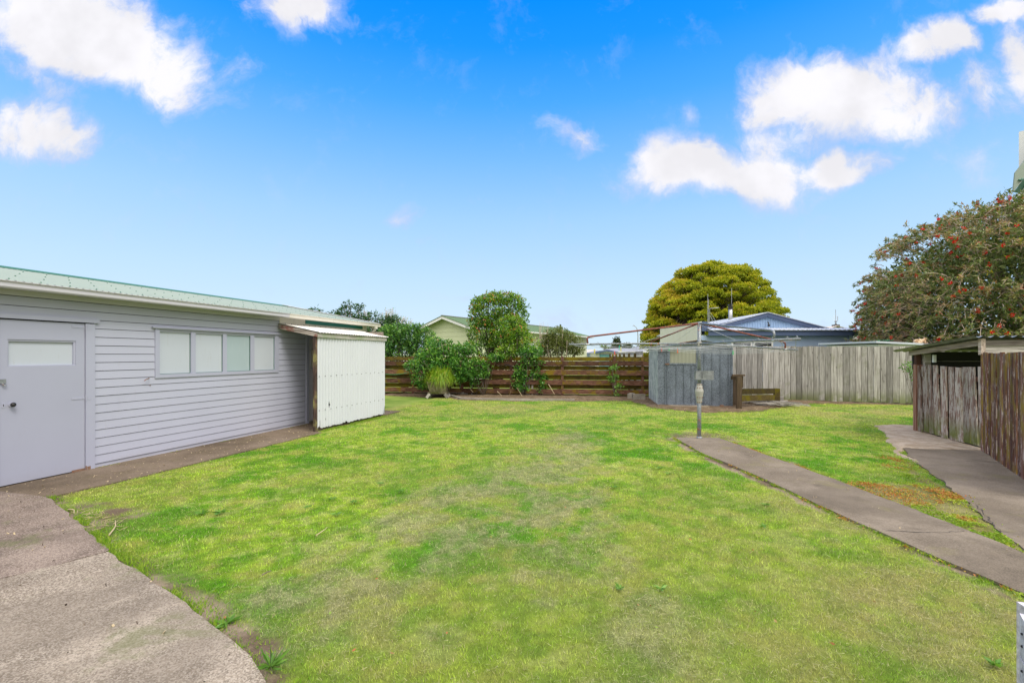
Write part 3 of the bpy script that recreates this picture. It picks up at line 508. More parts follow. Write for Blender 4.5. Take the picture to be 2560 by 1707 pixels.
crack('path', [gp(2214, 1333), gp(2330, 1337), (gp(2360, 1336)), gp(2425, 1334)], .0245, .004)
crack('path', [gp(2290, 1154), gp(2400, 1158), gp(2470, 1166)], .0145, .005); crack('path', [gp(2440, 1265), gp(2500, 1330), gp(2559, 1338)], .0145, .004)
crack('path', [gp(1868, 1173, 0), gp(1970, 1171)], .0245, .002)
def patch(name, poly, mat, z=.006, cell=.05, hump=.03, rough_=.25, seed=0, cut=()):
    P = np.array(poly); x0, y0 = P.min(0)-.1; x1, y1 = P.max(0)+.1
    a, b_ = int((x1-x0)/cell)+2, int((y1-y0)/cell)+2
    gx, gy = np.meshgrid(np.linspace(x0, x1, a), np.linspace(y0, y1, b_), indexing='ij')
    wx = gx+(fbm(gx, gy, 2.5, seed)-.5)*rough_; wy = gy+(fbm(gx, gy, 2.5, seed+5)-.5)*rough_
    ins = inpoly(wx, wy, poly); d = np.where(ins, dpoly(wx, wy, poly), 0)
    zz = z+hump*ss(d, 0, .4)*(.4+fbm(gx, gy, 3, seed+9))+.012*(fbm(gx, gy, 14, seed)-.3)*ins-(~ins)*.05
    keep = ins[:-1, :-1] | ins[1:, 1:] | ins[1:, :-1] | ins[:-1, 1:]
    m = MB(); m.grid(np.stack([gx, gy, zz], -1), keep); return tag(m.build(name, mat, smooth=True), kind='structure')
patch('garden_bed', BED, 'soil', hump=.05, seed=2); patch('dirt_patch', DIRT, 'soil_s', hump=.012, z=.019, seed=4, cell=.04)
# ------------------------------------------------------------------ grass
def scatter(N, y0=1.35, y1=17.6, p=.55):
    u = rng.random(N); Yd = (y0**(1-p)+u*(y1**(1-p)-y0**(1-p)))**(1/(1-p)); Xd = (rng.random(N)*2-1)*(Yd*1.22+.4)
    return Xd*CO-Yd*SI, Xd*SI+Yd*CO, Yd
def onlawn(x, y, m=0.02):
    k = (x < 9.4) & (x > -6.9) & (y < 17.5)
    for e in EX:
        k &= ~inpoly(x, y, e)
    return k
def blades(N, name, hgt=(.016, .034), seed=0, flat=False):
    x, y, Yd = scatter(N); k = onlawn(x, y); x, y, Yd = x[k], y[k], Yd[k]
    clip, dry, bare, weed = lawn_fields(x, y); k = rng.random(len(x)) > bare*.97
    k &= rng.random(len(x)) > weed*.6
    if flat: k &= rng.random(len(x)) < (clip*1.0+dry*.6+.10)
    x, y, Yd, clip, dry, bare, weed = (q[k] for q in (x, y, Yd, clip, dry, bare, weed))
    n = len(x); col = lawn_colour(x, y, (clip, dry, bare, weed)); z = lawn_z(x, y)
    th = rng.random(n)*2*np.pi; lod = np.maximum(1, Yd/2.4)
    if flat:
        L = rng.uniform(.014, .045, n)*lod**.3; W = .0011*lod**.9; d = np.stack([np.cos(th), np.sin(th), rng.uniform(-.12, .25, n)], 1)
        base = np.stack([x, y, z+rng.uniform(.012, .03, n)], 1); sd_ = np.stack([-np.sin(th), np.cos(th), rng.uniform(-.6, .6, n)], 1)
        V = np.stack([base-sd_*W[:, None], base+sd_*W[:, None], base+d*L[:, None]], 1)
        straw = lerp((.16, .17, .09), (.62, .57, .34), rng.random(n)**1.5); c = lerp(straw, col, rng.random(n)*.6)
    else:
        tuft = .6+.8*fbm(x, y, 4, 90); L = rng.uniform(*hgt, n)*tuft; W = .0017*lod**.85*rng.uniform(.7, 1.3, n)
        lean = rng.normal(size=(n, 2))*.55; d = unit(np.c_[lean, np.ones(n)])
        base = np.stack([x, y, z-.002], 1); sd_ = np.stack([np.cos(th), np.sin(th), np.zeros(n)], 1)
        V = np.stack([base-sd_*W[:, None], base+sd_*W[:, None], base+d*L[:, None]], 1)
        c = col*rng.uniform(.55, 1.7, n)[:, None]; s_ = rng.random(n) < .10+.25*dry; c[s_] = np.array((.55, .50, .25))*rng.uniform(.6, 1.1, s_.sum())[:, None]
    o = quads(name, V, None, 'blade', origin=(0, 8, 0), n=3, col=c); return o
o = blades(520000, 'grass'); tag(o, kind='stuff'); o['label'] = 'short mown lawn grass with yellow and green patches'
o = blades(330000, 'grass_clippings', flat=True); tag(o, kind='stuff'); o['label'] = 'dry grey green grass clippings lying across the lawn'
# longer tufts along the slab edges
def edge_tufts(name, lines, per, L=(.03, .075), spread=.06, mat='blade', col=None, gap=.45):
    xs = []; ys = []
    for ln in lines:
        for i in range(len(ln)-1):
            a, b = np.array(ln[i][:2]), np.array(ln[i+1][:2]); n = int(np.linalg.norm(b-a)*per); t = rng.random(n)[:, None]; p = a+(b-a)*t+rng.normal(size=(n, 2))*spread; xs.append(p[:, 0]); ys.append(p[:, 1])
    x = np.concatenate(xs); y = np.concatenate(ys); k = fbm(x, y, 3.1, 66) > gap
    x, y = x[k], y[k]; k = ~(inpoly(x, y, GPATH) | inpoly(x, y, PATIO)); x, y = x[k], y[k]; n = len(x)
    Ln = rng.uniform(*L, n)*(.5+fbm(x, y, 6, 3)); d = unit(np.c_[rng.normal(size=(n, 2))*.7, np.ones(n)]); th = rng.random(n)*6.28; sd_ = np.stack([np.cos(th), np.sin(th), 0*th], 1)*.0026
    b = np.stack([x, y, 0*x], 1); V = np.stack([b-sd_, b+sd_, b+d*Ln[:, None]], 1); c = lerp((.10, .27, .01), (.34, .46, .04), rng.random(n))
    o = quads(name, V, None, mat, n=3, col=c, origin=(x.mean(), y.mean(), 0)); return tag(o, kind='stuff')
edge_tufts('edge_grass', [[tuple(q) for q in PATIO[:12]]], 2200, (.02, .05), spread=.05, gap=.53)
edge_tufts('edge_grass', [[tuple(q) for q in PATIO[:12]]], 900, (.012, .035), spread=.12, gap=.36)
edge_tufts('edge_grass', EDGE[1:], 900, (.02, .05), .03, gap=.42)
edge_tufts('edge_grass', [[(-6.36, 8.1), (-6.36, 10.6)]], 900, (.02, .07), .05, gap=.4); edge_tufts('edge_grass', [[(-7.33, 4.6), (-7.33, 8.8)]], 500, (.01, .035), .02, gap=.56)
edge_tufts('edge_grass', [[tuple(q) for q in BED[3:20]]], 500, (.02, .06), .05, gap=.5)
# creeping yellow / orange weed
def creeping(name, poly_pts, N, sp):
    i = rng.integers(0, len(poly_pts), N); c = np.array(poly_pts)[i]+rng.normal(size=(N, 2))*sp; x, y = c[:, 0], c[:, 1]
    k = ~(inpoly(x, y, GPATH)) & (fbm(x, y, 5, 12) > .43); k &= ~inpoly(x, y, SLAB) | (rng.random(N) < .04); x, y = x[k], y[k]; n = len(x)
    C = np.stack([x, y, np.full(n, .014)], 1); d = unit(np.c_[rng.normal(size=(n, 2)), rng.uniform(.1, .9, n)]); t = np.clip(.15+.75*ss(fbm(x, y, 2.2, 7), .38, .62)+rng.normal(size=n)*.12, 0, 1)
    o = quads(name, leafquads(C, d, rng.uniform(.012, .03, n), rng.uniform(.008, .016, n)), t, 'l_sed', n=4, origin=(x.mean(), y.mean(), 0)); return tag(o, kind='stuff')
ctr = [tuple(gp(*q)[:2]) for q in [(2300, 1215), (2340, 1235), (2270, 1225), (2380, 1250), (2330, 1260), (2400, 1275), (2430, 1295), (2460, 1320), (2490, 1345), (2360, 1290), (2200, 1215), (2160, 1210), (2240, 1150), (2250, 1170), (2280, 1190), (2370, 1240), (2400, 1245), (2440, 1330), (2410, 1310), (2520, 1365), (2240, 1240), (2300, 1270)]]
creeping('creeping_weed', ctr, 9000, .11)
creeping('creeping_weed', [tuple(p) for p in jit(EDGE[2], .1, .03, False)], 3500, .035); creeping('creeping_weed', [tuple(p) for p in jit(EDGE[1], .1, .03, False)], 2200, .03)
# debris on the lawn: fallen leaves, bits of dry stalk
x, y, Yd = scatter(420, 1.5, 14); k = onlawn(x, y); x, y = x[k], y[k]; n = len(x)
C = np.stack([x, y, np.full(n, .028)], 1); d = unit(np.c_[rng.normal(size=(n, 2)), rng.normal(size=n)*.2])
o = quads('fallen_leaves', leafquads(C, d, rng.uniform(.01, .035, n), rng.uniform(.006, .016, n)), rng.uniform(.78, 1, n), 'l_photinia', origin=(0, 6, 0)); tag(o, kind='stuff')
def litter_on(name, poly, N, mat, L=(.02, .12), z=.03):
    P = np.array(poly); x = rng.uniform(P[:, 0].min(), P[:, 0].max(), N); y = rng.uniform(P[:, 1].min(), P[:, 1].max(), N); k = inpoly(x, y, poly); x, y = x[k], y[k]; b = MB()
    for a_, c_ in zip(x, y):
        wq = .35 if name == 'dry_stalks' else 1
        th = random.random()*6.28; l = random.uniform(*L); b.beam((a_, c_, z), (a_+l*math.cos(th), c_+l*math.sin(th), z+random.uniform(-.004, .02)), random.uniform(.004, .012)*wq, .003)
    return tag(b.build(name, mat), kind='stuff')
litter_on('bark_litter', BED, 900, 'tan', z=.045); litter_on('pebbles', [gp(*q)[:2] for q in [(1575, 1003), (1600, 1011), (1650, 1022), (1640, 1000), (1600, 995)]], 400, 'conc_k', (.01, .03), .03)
litter_on('grit', PATIO, 500, 'bark', (.003, .008), .021); litter_on('grit', PATIO, 150, 'tan', (.006, .02), .021); litter_on('grit', GPATH, 120, 'tan', (.003, .006), .023); litter_on('grit', WPATH, 500, 'tan', (.005, .03), .013)
litter_on('dry_stalks', [gp(*q)[:2] for q in [(180, 1275), (250, 1280), (310, 1300), (300, 1330), (250, 1325)]], 130, 'tan', (.02, .07), .008)
def stick(p, q, r_, label, mat='tan'):
    p, q = np.array(p, float), np.array(q, float); m_ = (p+q)/2+np.array([.02, .015, .01]); b = MB(); b.tube([p, (p+m_)/2+.004, m_, q], [r_, r_, r_*.8, r_*.5], 6); tag(b.build('stick', mat), label, 'stick')
stick(gp(272, 1343)+[0, 0, .02], gp(288, 1308)+[0, 0, .03], .006, 'pale dry stick lying beside the concrete corner on bare soil')
stick(gp(790, 1345)+[0, 0, .025], gp(818, 1325)+[0, 0, .03], .004, 'thin pale stick lying on green lawn left of the grass clippings')
stick(gp(655, 1445)+[0, 0, .025], gp(678, 1436)+[0, 0, .03], .004, 'short brown stick in the grass clippings', 'bark')
stick(gp(170, 1278)+[0, 0, .02], gp(185, 1290)+[0, 0, .03], .006, 'short dry stalk at the lawn corner nearest the shed path')
def rosette(p, r_, n_, label, mat='l_weed', w_=.28, up=(.05, .5)):
    th = rng.random(n_)*6.28; d = unit(np.c_[np.cos(th), np.sin(th), rng.uniform(up[0]*.6, up[1]*.7, n_)]); C = np.repeat(np.array([[p[0], p[1], .015]]), n_, 0)
    L = rng.uniform(.5, 1, n_)*r_; o = quads('broadleaf_weed', leafquads(C, d, L, L*w_), rng.random(n_), mat, origin=(p[0], p[1], 0)); tag(o, label, 'weed', 'broadleaf weeds in the lawn')
rosette(gp(570, 1562), .09, 16, 'star shaped leafy weed at the edge of the patio concrete'); rosette(gp(676, 1672), .13, 34, 'largest grassy weed tuft at the bottom tip of the patio', w_=.14, up=(.3, 1.3))
rosette(gp(2488, 1668), .058, 18, 'broad leaved weed near the bottom right gate', w_=.42, up=(.1, 1.0))
rosette(gp(505, 1286), .10, 22, 'low weed on the left lawn, nearest of the pair by the shed path'); rosette(gp(550, 1283), .10, 22, 'low weed on the left lawn, right one of the pair by the shed path')
for q, l in (((953, 1211), 'dark green weed on the lawn above the clippings, upper of three'), ((1000, 1231), 'dark green weed on the lawn at the upper edge of the clippings'), ((830, 1250), 'dark green weed mid lawn left of the clippings'), ((885, 1257), 'small weed mid lawn just above the clippings'), ((840, 1289), 'wide dark weed clump at the left edge of the clippings'), ((770, 1270), 'blue green weed on the left side of the lawn'),
             ((1908, 1318), 'blue green weed right of the lawn middle near the path'), ((1915, 1264), 'weed beside the garden path below the clothes hoist'), ((1535, 1220), 'lone weed on the far lawn above the clippings'), ((1672, 1186), 'weed in the far lawn left of the garden path'), ((1652, 1475), 'weed between clippings and the path, mid right lawn'), ((1550, 1475), 'bluish weed at the right end of the clippings'), ((1650, 1172), 'small faint weed on the far lawn')):
    rosette(gp(*q), .065, 18, l)
# ================================================================== GARAGE ON THE LEFT
U0, U1 = -2.2, 11.25; BZ = 1.496; BH = .119
zb = [BZ+BH*k for k in range(-12, 8)]                   # weatherboard bottom edges, top one under the soffit
gar = thing('garage', (WV-3, 4.6, 0), 'long lavender weatherboard garage with faded green corrugated roof', 'garage')
d0, d1 = wall(-8), wall(210); dz1 = 2.045
w0, zA = wall(384.6, 944.5); w1, zB = wall(693.8, 931.0); w0, wzt = wall(384.6, 820.0); wz0, wz1 = (zA+zB)/2, wzt
s0, s1 = wall(763), 9.72; sz1 = 2.02
holes = [(d0-.06, d1+.11, -.1, dz1+.03), (w0, w1, wz0, wz1), (s0, s1, -.1, sz1)]
b = MB()
for i, z0 in enumerate([zb[0]-.06]+zb):
    z1 = zb[0] if i == 0 else min(z0+BH, 2.43)
    cuts = sorted((h[0], h[1]) for h in holes if h[2] < (z0+z1)/2 < h[3]); cur = U0; segs = []
    for a, c in cuts: segs.append((cur, a)); cur = c
    segs.append((cur, U1))
    for a, c in segs:
        js = [a]
        q = a+random.uniform(1.8, 3.8)
        while q < c-.8 and i > 0 and random.random() < .35: js.append(q); q += random.uniform(2, 4)
        js.append(c)
        for ja, jb in zip(js[:-1], js[1:]):
            o_ = random.uniform(0, .0025); out = .018+o_ if i else .004
            zt = z1-.0075; o2 = out*.62; b.raw([(WV-.02, ja, z0), (WV+out, ja+.001, z0), (WV+o2, ja+.001, zt), (WV-.02, ja, zt), (WV+out, jb, z0), (WV-.02, jb, z0), (WV+o2, jb, zt), (WV-.02, jb, zt)], [(0, 1, 2, 3), (4, 5, 7, 6), (1, 4, 6, 2), (0, 5, 4, 1), (3, 2, 6, 7)], .5)
b.raw([(WV-.001, U0, -.05), (WV-.001, U1, -.05), (WV-.001, U1, 2.43), (WV-.001, U0, 2.43)], [], .5)
b.box((WV-6, U1-.05, -.05), (WV-.0, U1, 2.44)); b.box((WV-6.0, U0, -.05), (WV-5.95, U1, 2.44)); b.box((WV-6, U0, -.05), (WV, U0+.05, 2.44))
RS = .6/3.26; rz = lambda d: 2.455+RS*d                 # roof height at distance d in from the eave line
b.extr([(WV-.02, 2.43), (WV-5.98, 2.43), (WV-2.96-.0, rz(3.2))], 'y', U1-.05, U1) if False else None
b.raw([(WV-.02, U1, 2.43), (WV-5.98, U1, 2.43), (WV-2.99, U1, 2.98), (WV-.02, U1-.05, 2.43), (WV-5.98, U1-.05, 2.43), (WV-2.99, U1-.05, 2.98)], [(0, 1, 2), (5, 4, 3), (0, 2, 5, 3), (1, 4, 5, 2)])
b.build('wall', 'wall', gar)
b = MB(); b.box((WV-.026, U0+.06, -.04), (WV-.0215, U1-.06, 2.42)); b.build('lap_shade', 'dark', gar)  # near-black sheet added behind the boards to paint in their lap shadows
# concrete sill under the boards
b = MB(); b.box((WV-.03, d1+.12, -.05), (WV-.003, U1, .05)); b.build('foundation', 'conc_k', gar)
# soffit shadow board + eave
b = MB(); b.box((WV+.004, U0, 2.33), (WV+.03, 8.02, 2.44)); b.box((WV-.0, U0-.2, 2.441), (WV+.27, U1+.2, 2.452)); b.build('soffit', 'gutter', gar)
def gutter(u0, u1, mat):
    b = MB(); x = WV+.19
    b.extr([(x, 2.385), (x+.105, 2.385), (x+.115, 2.40), (x+.115, 2.452), (x+.135, 2.462), (x+.135, 2.470), (x+.112, 2.468), (x+.104, 2.456), (x+.102, 2.396), (x+.004, 2.396), (x+.004, 2.47), (x, 2.47)], 'y', u0, u1); return b.build('gutter', mat, gar)
gutter(U0-.2, 8.0, 'gutter'); gutter(8.003, U1+.22, 'cream')
b = MB(); b.box((WV+.19, U1+.222, 2.386), (WV+.325, U1+.232, 2.468)); b.tube([(WV+.25, U1+.05, 2.385), (WV+.25, U1+.05, 2.30), (WV+.08, U1+.05, 2.15), (WV+.05, U1+.05, 2.0), (WV+.05, U1+.05, .05)], .038, 10); b.box((WV+.18, U1+.0, 2.33), (WV+.31, U1+.1, 2.384)); b.build('downpipe', 'cream', gar)
# aged band above the lean-to
b = MB(); b.box((WV+.02, 8.02, 2.26), (WV+.032, U1, 2.44)); b.build('frieze', 'cream', gar)
b = MB(); b.box((WV+.034, wall(760), 2.31), (WV+.045, wall(903), 2.40)); b.build('fascia_strip', 'teal', gar)
# roof
RU0, RU1 = U0-.25, 11.47; e0 = WV+.27; RW = 3.26
b = MB(); nrm = unit(np.array([RS, 0, 1.])); b.corr((e0, RU0, 2.475), (0, RU1-RU0, 0), (-RW, 0, .6), nrm, rows=12)
b.corr((e0-2*RW, RU0, 2.475), (0, RU1-RU0, 0), (RW, 0, .6), nrm*np.array([-1, 1, 1]), rows=4); b.build('roof', 'roof', gar, smooth=True)
b = MB(); SCR = []
for r_, d in enumerate((.12, .9, 1.7, 2.5, 3.08)):
    k = 0
    while True:
        u = RU0+(4*k+2*(r_ % 2))*.076+.0; k += 1
        if u > RU1-.05: break
        SCR.append(np.array((e0-d, u, 2.475+RS*d))+nrm*.010)
near_s = sorted(SCR, key=lambda c: abs(c[0]+3)+abs(c[1]-4)*.9+(9 if c[1] < 2.8 else 0)); SP = [(.0095, -.004), (.0095, .002), (.005, .006), (.0045, .010)]; me_ = None
for c in near_s[:95]:
    if me_ is None: b.lathe(c, SP, 6); first = b.build('screw', 'screw', gar, origin=c); me_ = first.data
    else: o = first.copy(); COL.objects.link(o); o.location = tuple(c-wloc(gar))
b = MB(); [b.lathe(c, SP, 5) for c in near_s[95:]]; tag(b.build('screws', 'screw', gar), kind='stuff')
b = MB(); rx = e0-RW
b.extr([(rx-.16, 3.06), (rx-.16, 3.068), (rx-.03, 3.092), (rx, 3.11), (rx+.03, 3.092), (rx+.17, 3.062), (rx+.17, 3.052), (rx, 3.09)], 'y', RU0, RU1+.02); b.build('ridge_cap', 'ridge', gar)
b = MB()
for sx in (1, -1):
    a0 = np.array((rx+sx*RW, RU1+.012, 2.455)); a1 = np.array((rx, RU1+.012, 3.075)); b.beam(a0, a1, .022, .07); b.beam(a0+[0, -.02, .042], a1+[0, -.02, .042], .07, .008)
b.build('bargeboard', 'bwhite', gar)
def wbox(b, u0, u1, z0, z1, a, c): return b.box((WV+a, u0, z0), (WV+c, u1, z1))
# main door
pu0, pz1 = wall(16, 847); pu1, _ = wall(187, 853); _, pz0 = wall(100, 914); pz1 = (pz1+wall(187, 853)[1])/2
b = MB(); wbox(b, d0, d1-.006, .025, pz0, .0, .022); wbox(b, d0, d1-.006, pz1, 2.028, .0, .022); wbox(b, d0, pu0, pz0, pz1, .0, .022); wbox(b, pu1, d1-.006, pz0, pz1, .0, .022)
door = b.build('door', 'door', gar)
b = MB(); wbox(b, pu0, pu1, pz0, pz1, -.02, -.012); b.build('pane', 'pane', door)
b = MB()
for a in ((pu0, pu0+.012, pz0, pz1), (pu1-.022, pu1, pz0, pz1), (pu0+.012, pu1-.022, pz1-.022, pz1), (pu0+.012, pu1-.022, pz0, pz0+.008)): wbox(b, *a, -.011, .012)
b.build('frame', 'trim', door)
b = MB(); ku, kz = wall(24, 1011); b.tube([(WV+.02, ku, kz), (WV+.045, ku, kz)], .011, 8); b.ball((WV+.068, ku+.0, kz), (.024, .028, .028)); b.build('handle', 'black', door, smooth=True)
b = MB(); b.tube([(WV+.021, ku, kz), (WV+.027, ku, kz)], .03, 14); k2, z2 = wall(5, 1013); wbox(b, k2-.014, k2+.014, z2-.03, z2+.03, .023, .026); b.build('keyhole_plate', 'trim', door)
b = MB(); wbox(b, k2-.004, k2+.004, z2-.012, z2+.012, .0265, .0275); k3, z3 = wall(2, 958); b.build('keyhole', 'black', door)
b = MB(); wbox(b, k3-.03, k3+.03, z3+.0, z3+.05, .023, .035); b.tube([(WV+.04, k3-.01, z3), (WV+.05, k3+.01, z3-.03), (WV+.04, k3+.03, z3-.02)], .008, 6); b.build('latch', 'plate', door)
for (hx, hy, m_) in ((193, 818, 'trim'), (193, 994, 'trim'), (197, 1171, 'rust')):
    hu, hz = wall(211, hy); b = MB(); wbox(b, hu-.16, hu-.012, hz-.016, hz+.014, .023, .027); b.tube([(WV+.035, hu, hz-.04), (WV+.035, hu, hz+.04)], .009, 8)
    wbox(b, hu+.01, hu+.05, hz-.03, hz+.03, .04, .043)
    for q in (-.14, -.09, -.04): b.tube([(WV+.026, hu+q, hz), (WV+.031, hu+q, hz)], .005, 6)
    b.build('hinge', m_, door)
b = MB(); wbox(b, d1, d1+.11, -.02, 2.03, .0, .04); wbox(b, d0-.06, d0-.004, -.02, 2.03, .0, .04); wbox(b, d0-.1, d1+.16, 2.045, 2.10, .0, .05); b.build('door_frame', 'trim', gar)
# window of four painted panes
b = MB(); pr = [(395.5, 475.3), (486.4, 555.3), (564.7, 624.3), (633.5, 685.0)]; pz_t = wall(395.5, 824.5)[1]; pz_b = wall(395.5, 935.7)[1]
fz0, fz1 = wz0, wz1; us = [(wall(a), wall(c)) for a, c in pr]
wbox(b, w0, w1, fz0, pz_b, 0, .034); wbox(b, w0, w1, pz_t, fz1, 0, .034); cur = w0
for a, c in us: wbox(b, cur, a, pz_b, pz_t, .0, .034 if cur == w0 else .026); cur = c
wbox(b, cur, w1, pz_b, pz_t, 0, .034); wbox(b, w0-.05, w1+.04, fz1, fz1+.018, 0, .06)
win = b.build('window', 'trim', gar)
for i, (a, c) in enumerate(us):
    b = MB(); wbox(b, a, c, pz_b, pz_t, -.012, -.004); b.build('pane', 'pane_g' if i == 2 else 'pane', win)
b = MB()
for a, c in us: wbox(b, a+.004, c-.004, pz_b, pz_b+.007, -.003, .004); wbox(b, c-.007, c, pz_b+.007, pz_t, -.003, .004)
b.build('putty', 'screw', win)
# side door inside the lean-to
b = MB(); wbox(b, s0+.10, s1-.02, .06, sz1-.05, 0, .014); sd_ = b.build('door', 'gutter', gar, label='grey side door behind the lean-to post')
b = MB(); wbox(b, s0+.17, s0+.60, 1.30, 1.72, .0145, .018); b.build('pane', 'cream', sd_)
b = MB()
for a in ((s0+.15, s0+.17, 1.28, 1.74), (s0+.17, s0+.62, 1.72, 1.74), (s0+.17, s0+.62, 1.28, 1.30)): wbox(b, *a, .0145, .026)
b.build('frame', 'trim', sd_)
b = MB(); wbox(b, s0, s0+.085, .02, sz1, 0, .036); wbox(b, s0-.02, s1, sz1+.0, sz1+.055, .0, .045); b.build('door_frame', 'trim', gar)
b = MB(); hu, hz = wall(370, 945); b.tube([(WV+.01, hu, hz), (WV+.07, hu-.03, hz), (WV+.075, hu-.07, hz-.01), (WV+.06, hu-.10, hz-.035)], .006, 6); b.build('hook', 'rust', gar); b = MB(); b.tube([(WV+.015, wall(373), wall(373, 963)[1]), (WV+.03, wall(373), wall(373, 963)[1])], .006, 6); b.build('nail', 'rust', gar)
# ================================================================== LEAN-TO
LX, LU0, LU1 = -6.42, 8.02, 10.62
lt = thing('lean_to', (LX, (LU0+LU1)/2, 0), 'white corrugated lean-to with weathered fascia against the garage wall', 'lean-to')
nc, nr = 300, 96; uu = np.linspace(LU0+.03, LU1, nc); zz = np.linspace(0, 1, nr); G = np.zeros((nc, nr, 3)); bot = .045+.03*fbm(uu, uu*0, 9, 3)+.03*(vnoise(uu, uu*0, 30, 2)-.5)
for i, u in enumerate(uu):
    z0 = bot[i]; G[i, :, 0] = LX+.0145*math.cos(2*math.pi*u/.094)+.006*math.sin(u*2.1); G[i, :, 1] = u; G[i, :, 2] = z0+(1.995-z0)*zz
G[-1, :12, 1] -= np.linspace(.06, 0, 12)
keep = np.ones((nc-1, nr-1), bool); cu = (G[:-1, :-1, 1]+G[1:, 1:, 1])/2; cz = (G[:-1, :-1, 2]+G[1:, 1:, 2])/2
for (hx, hy, ru, rz_) in ((822, 1013, .018, .012), (824.5, 1011, .012, .055), (814.5, 1047, .022, .05), (798, 1072, .035, .05), (801, 1062, .014, .11), (794, 1063, .01, .05), (820, 1070, .05, .045), (813, 1074, .03, .02), (874, 1020, .008, .035), (829, 1073, .03, .02)):
    hu, hz = wall(hx, hy, LX); keep &= ~(((cu-hu)/ru)**2+((cz-hz)/rz_)**2 < 1+.6*(vnoise(cu, cz, 60, 4)-.5))
lo_ = .05+.16*ss(vnoise(cu, cu*0, 16, 9), .55, .95)*(cu < 10.0); keep &= cz > lo_*.55
b = MB(); b.grid(G, keep); b.build('wall_sheet', 'white', lt, smooth=True)
b = MB()
for z_, ph in ((1.15, 0), (.44, 0)):
    for k in range(14):
        u = LU0+.05+k*.188; b = MB(); b.ball((LX+.014, u, z_+.008*math.sin(k*3)), .009, 6, 4); b.build('nail', 'black', lt)
b = MB(); b.box((LX-.028, LU1-.02, .02), (WV+.05, LU1, 2.2)); b.box((LX-.07, LU0+.08, 1.11), (LX-.02, LU1-.03, 1.19)); b.box((LX-.07, LU0+.08, .40), (LX-.02, LU1-.03, .48)); b.build('framing', 'greywood_y', lt)
b = MB(); b.box((LX-.085, LU0-.02, .0), (LX-.017, LU0+.055, 2.0)); b.build('post', 'post_dark', lt)
b = MB(); b.box((LX+.014, LU0-.02, 1.965), (LX+.036, LU1+.05, 2.05)); b.build('fascia', 'barge', lt)
b = MB(); b.hexa([(WV+.03, LU0-.035, 2.155), (LX+.03, LU0-.035, 1.972), (LX+.03, LU0-.01, 1.972), (WV+.03, LU0-.01, 2.155), (WV+.03, LU0-.035, 2.255), (LX+.03, LU0-.035, 2.055), (LX+.03, LU0-.01, 2.055), (WV+.03, LU0-.01, 2.255)]); b.build('barge', 'redpeel', lt)
b = MB(); sl_ = np.array((LX+.075-WV-.02, 0, 2.062-2.268)); b.corr((WV+.02, LU0-.04, 2.272), (0, LU1-LU0+.12, 0), sl_, (0, 0, 1), pitch=.094, amp=.008, rows=4); b.build('roof', 'roofwhite', lt, smooth=True)
b = MB()
for k in range(15):
    for q in (.08, .9): b = MB(); b.ball(np.array((WV+.02, LU0+.08+k*.188, 2.285))+sl_*q, .009, 6, 4); b.build('screw', 'black', lt)
# ================================================================== FENCES
# brown hit-and-miss rail fence
A = c2w(-7.6, 18.87); Bp = c2w(5.42, 16.93); dv = Bp-A; LF = np.linalg.norm(dv); ang = math.degrees(math.atan2(dv[1], dv[0])); fr = (A, ang)
rf = thing('rail_fence', (A+Bp)/2, 'brown mossy horizontal board fence across the back left', 'fence')
fp = lambda px: (lambda t: None)(px)
def along(px):                                           # distance along the fence for a photo column
    t = (px-1280)/F; a0 = (A[0]*CO+A[1]*SI, -A[0]*SI+A[1]*CO); b0 = (Bp[0]*CO+Bp[1]*SI, -Bp[0]*SI+Bp[1]*CO)
    dx, dy = b0[0]-a0[0], b0[1]-a0[1]; k = (t*a0[1]-a0[0])/(dx-t*dy); return k*LF
posts = [along(p) for p in (880, 960, 1034, 1156, 1278, 1406, 1536, 1606)]
fz = [(.05, .215), (.385, .54), (.72, .875), (1.045, 1.20)]; tops = [(.215, .385), (.54, .72), (.875, 1.045), (1.20, 1.36)]
FR = [(.055, .225), (.395, .565), (.725, .885), (1.055, 1.21), ]
front = [(.10, .265), (.44, .60), (.775, .925), (1.09, 1.25)]; front = [(z+.0, z2) for z, z2 in front]
def railrow(z0, z1, y0, y1, tint_, jog=True):
    b = MB(fr); ends = [0]+[p for i, p in enumerate(posts) if i % 2 == 1][:]+[LF]
    ends = sorted(set(ends)); 
    for a, c in zip(ends[:-1], ends[1:]):
        dz0, dz1 = random.uniform(-.008, .008), random.uniform(-.008, .008); t_ = min(1, max(0, tint_+random.uniform(-.3, .3)))
        b.hexa([(a+.002, y0, z0+dz0), (c-.002, y0, z0+dz1), (c-.002, y1, z0+dz1), (a+.002, y1, z0+dz0), (a+.002, y0, z1+dz0), (c-.002, y0, z1+dz1), (c-.002, y1, z1+dz1), (a+.002, y1, z1+dz0)], t_)
    return b
def zat(py, px):                                          # height on the fence plane
    k = along(px)/LF; p = A+dv*k; Y = -p[0]*SI+p[1]*CO; return CH+(HZ-py)/F*Y
rz_f = []
for (t_, b_) in ((903.5, 915), (926, 938.5), (950.5, 963), (974, 986.5)): rz_f.append((zat(b_, 1606), zat(t_, 1606)))
for i, (z0, z1) in enumerate(rz_f): railrow(z0, z1, -.10, -.075, .45+.15*(i % 2)).build('rail', 'rail', rf)
allr = sorted(rz_f)
backs = [(.02, allr[0][0]-.01)]+[(allr[i][1]+.008, allr[i+1][0]+.002) for i in range(3)]+[(allr[3][1]+.02, allr[3][1]+.17)]
for i, (z0, z1) in enumerate(backs): railrow(z0, z1+(.0 if i < 4 else 0)-.012*(i < 4), -.03 if i == 4 else .0, -.005 if i == 4 else .025, .35).build('rail', 'railb', rf)
for p in posts[1:]:
    b = MB(fr); b.box((p-.05, -.0745, -.1), (p+.05, -.031, allr[3][1]+.18+random.uniform(0, .03))); b.build('post', 'rail_p', rf)
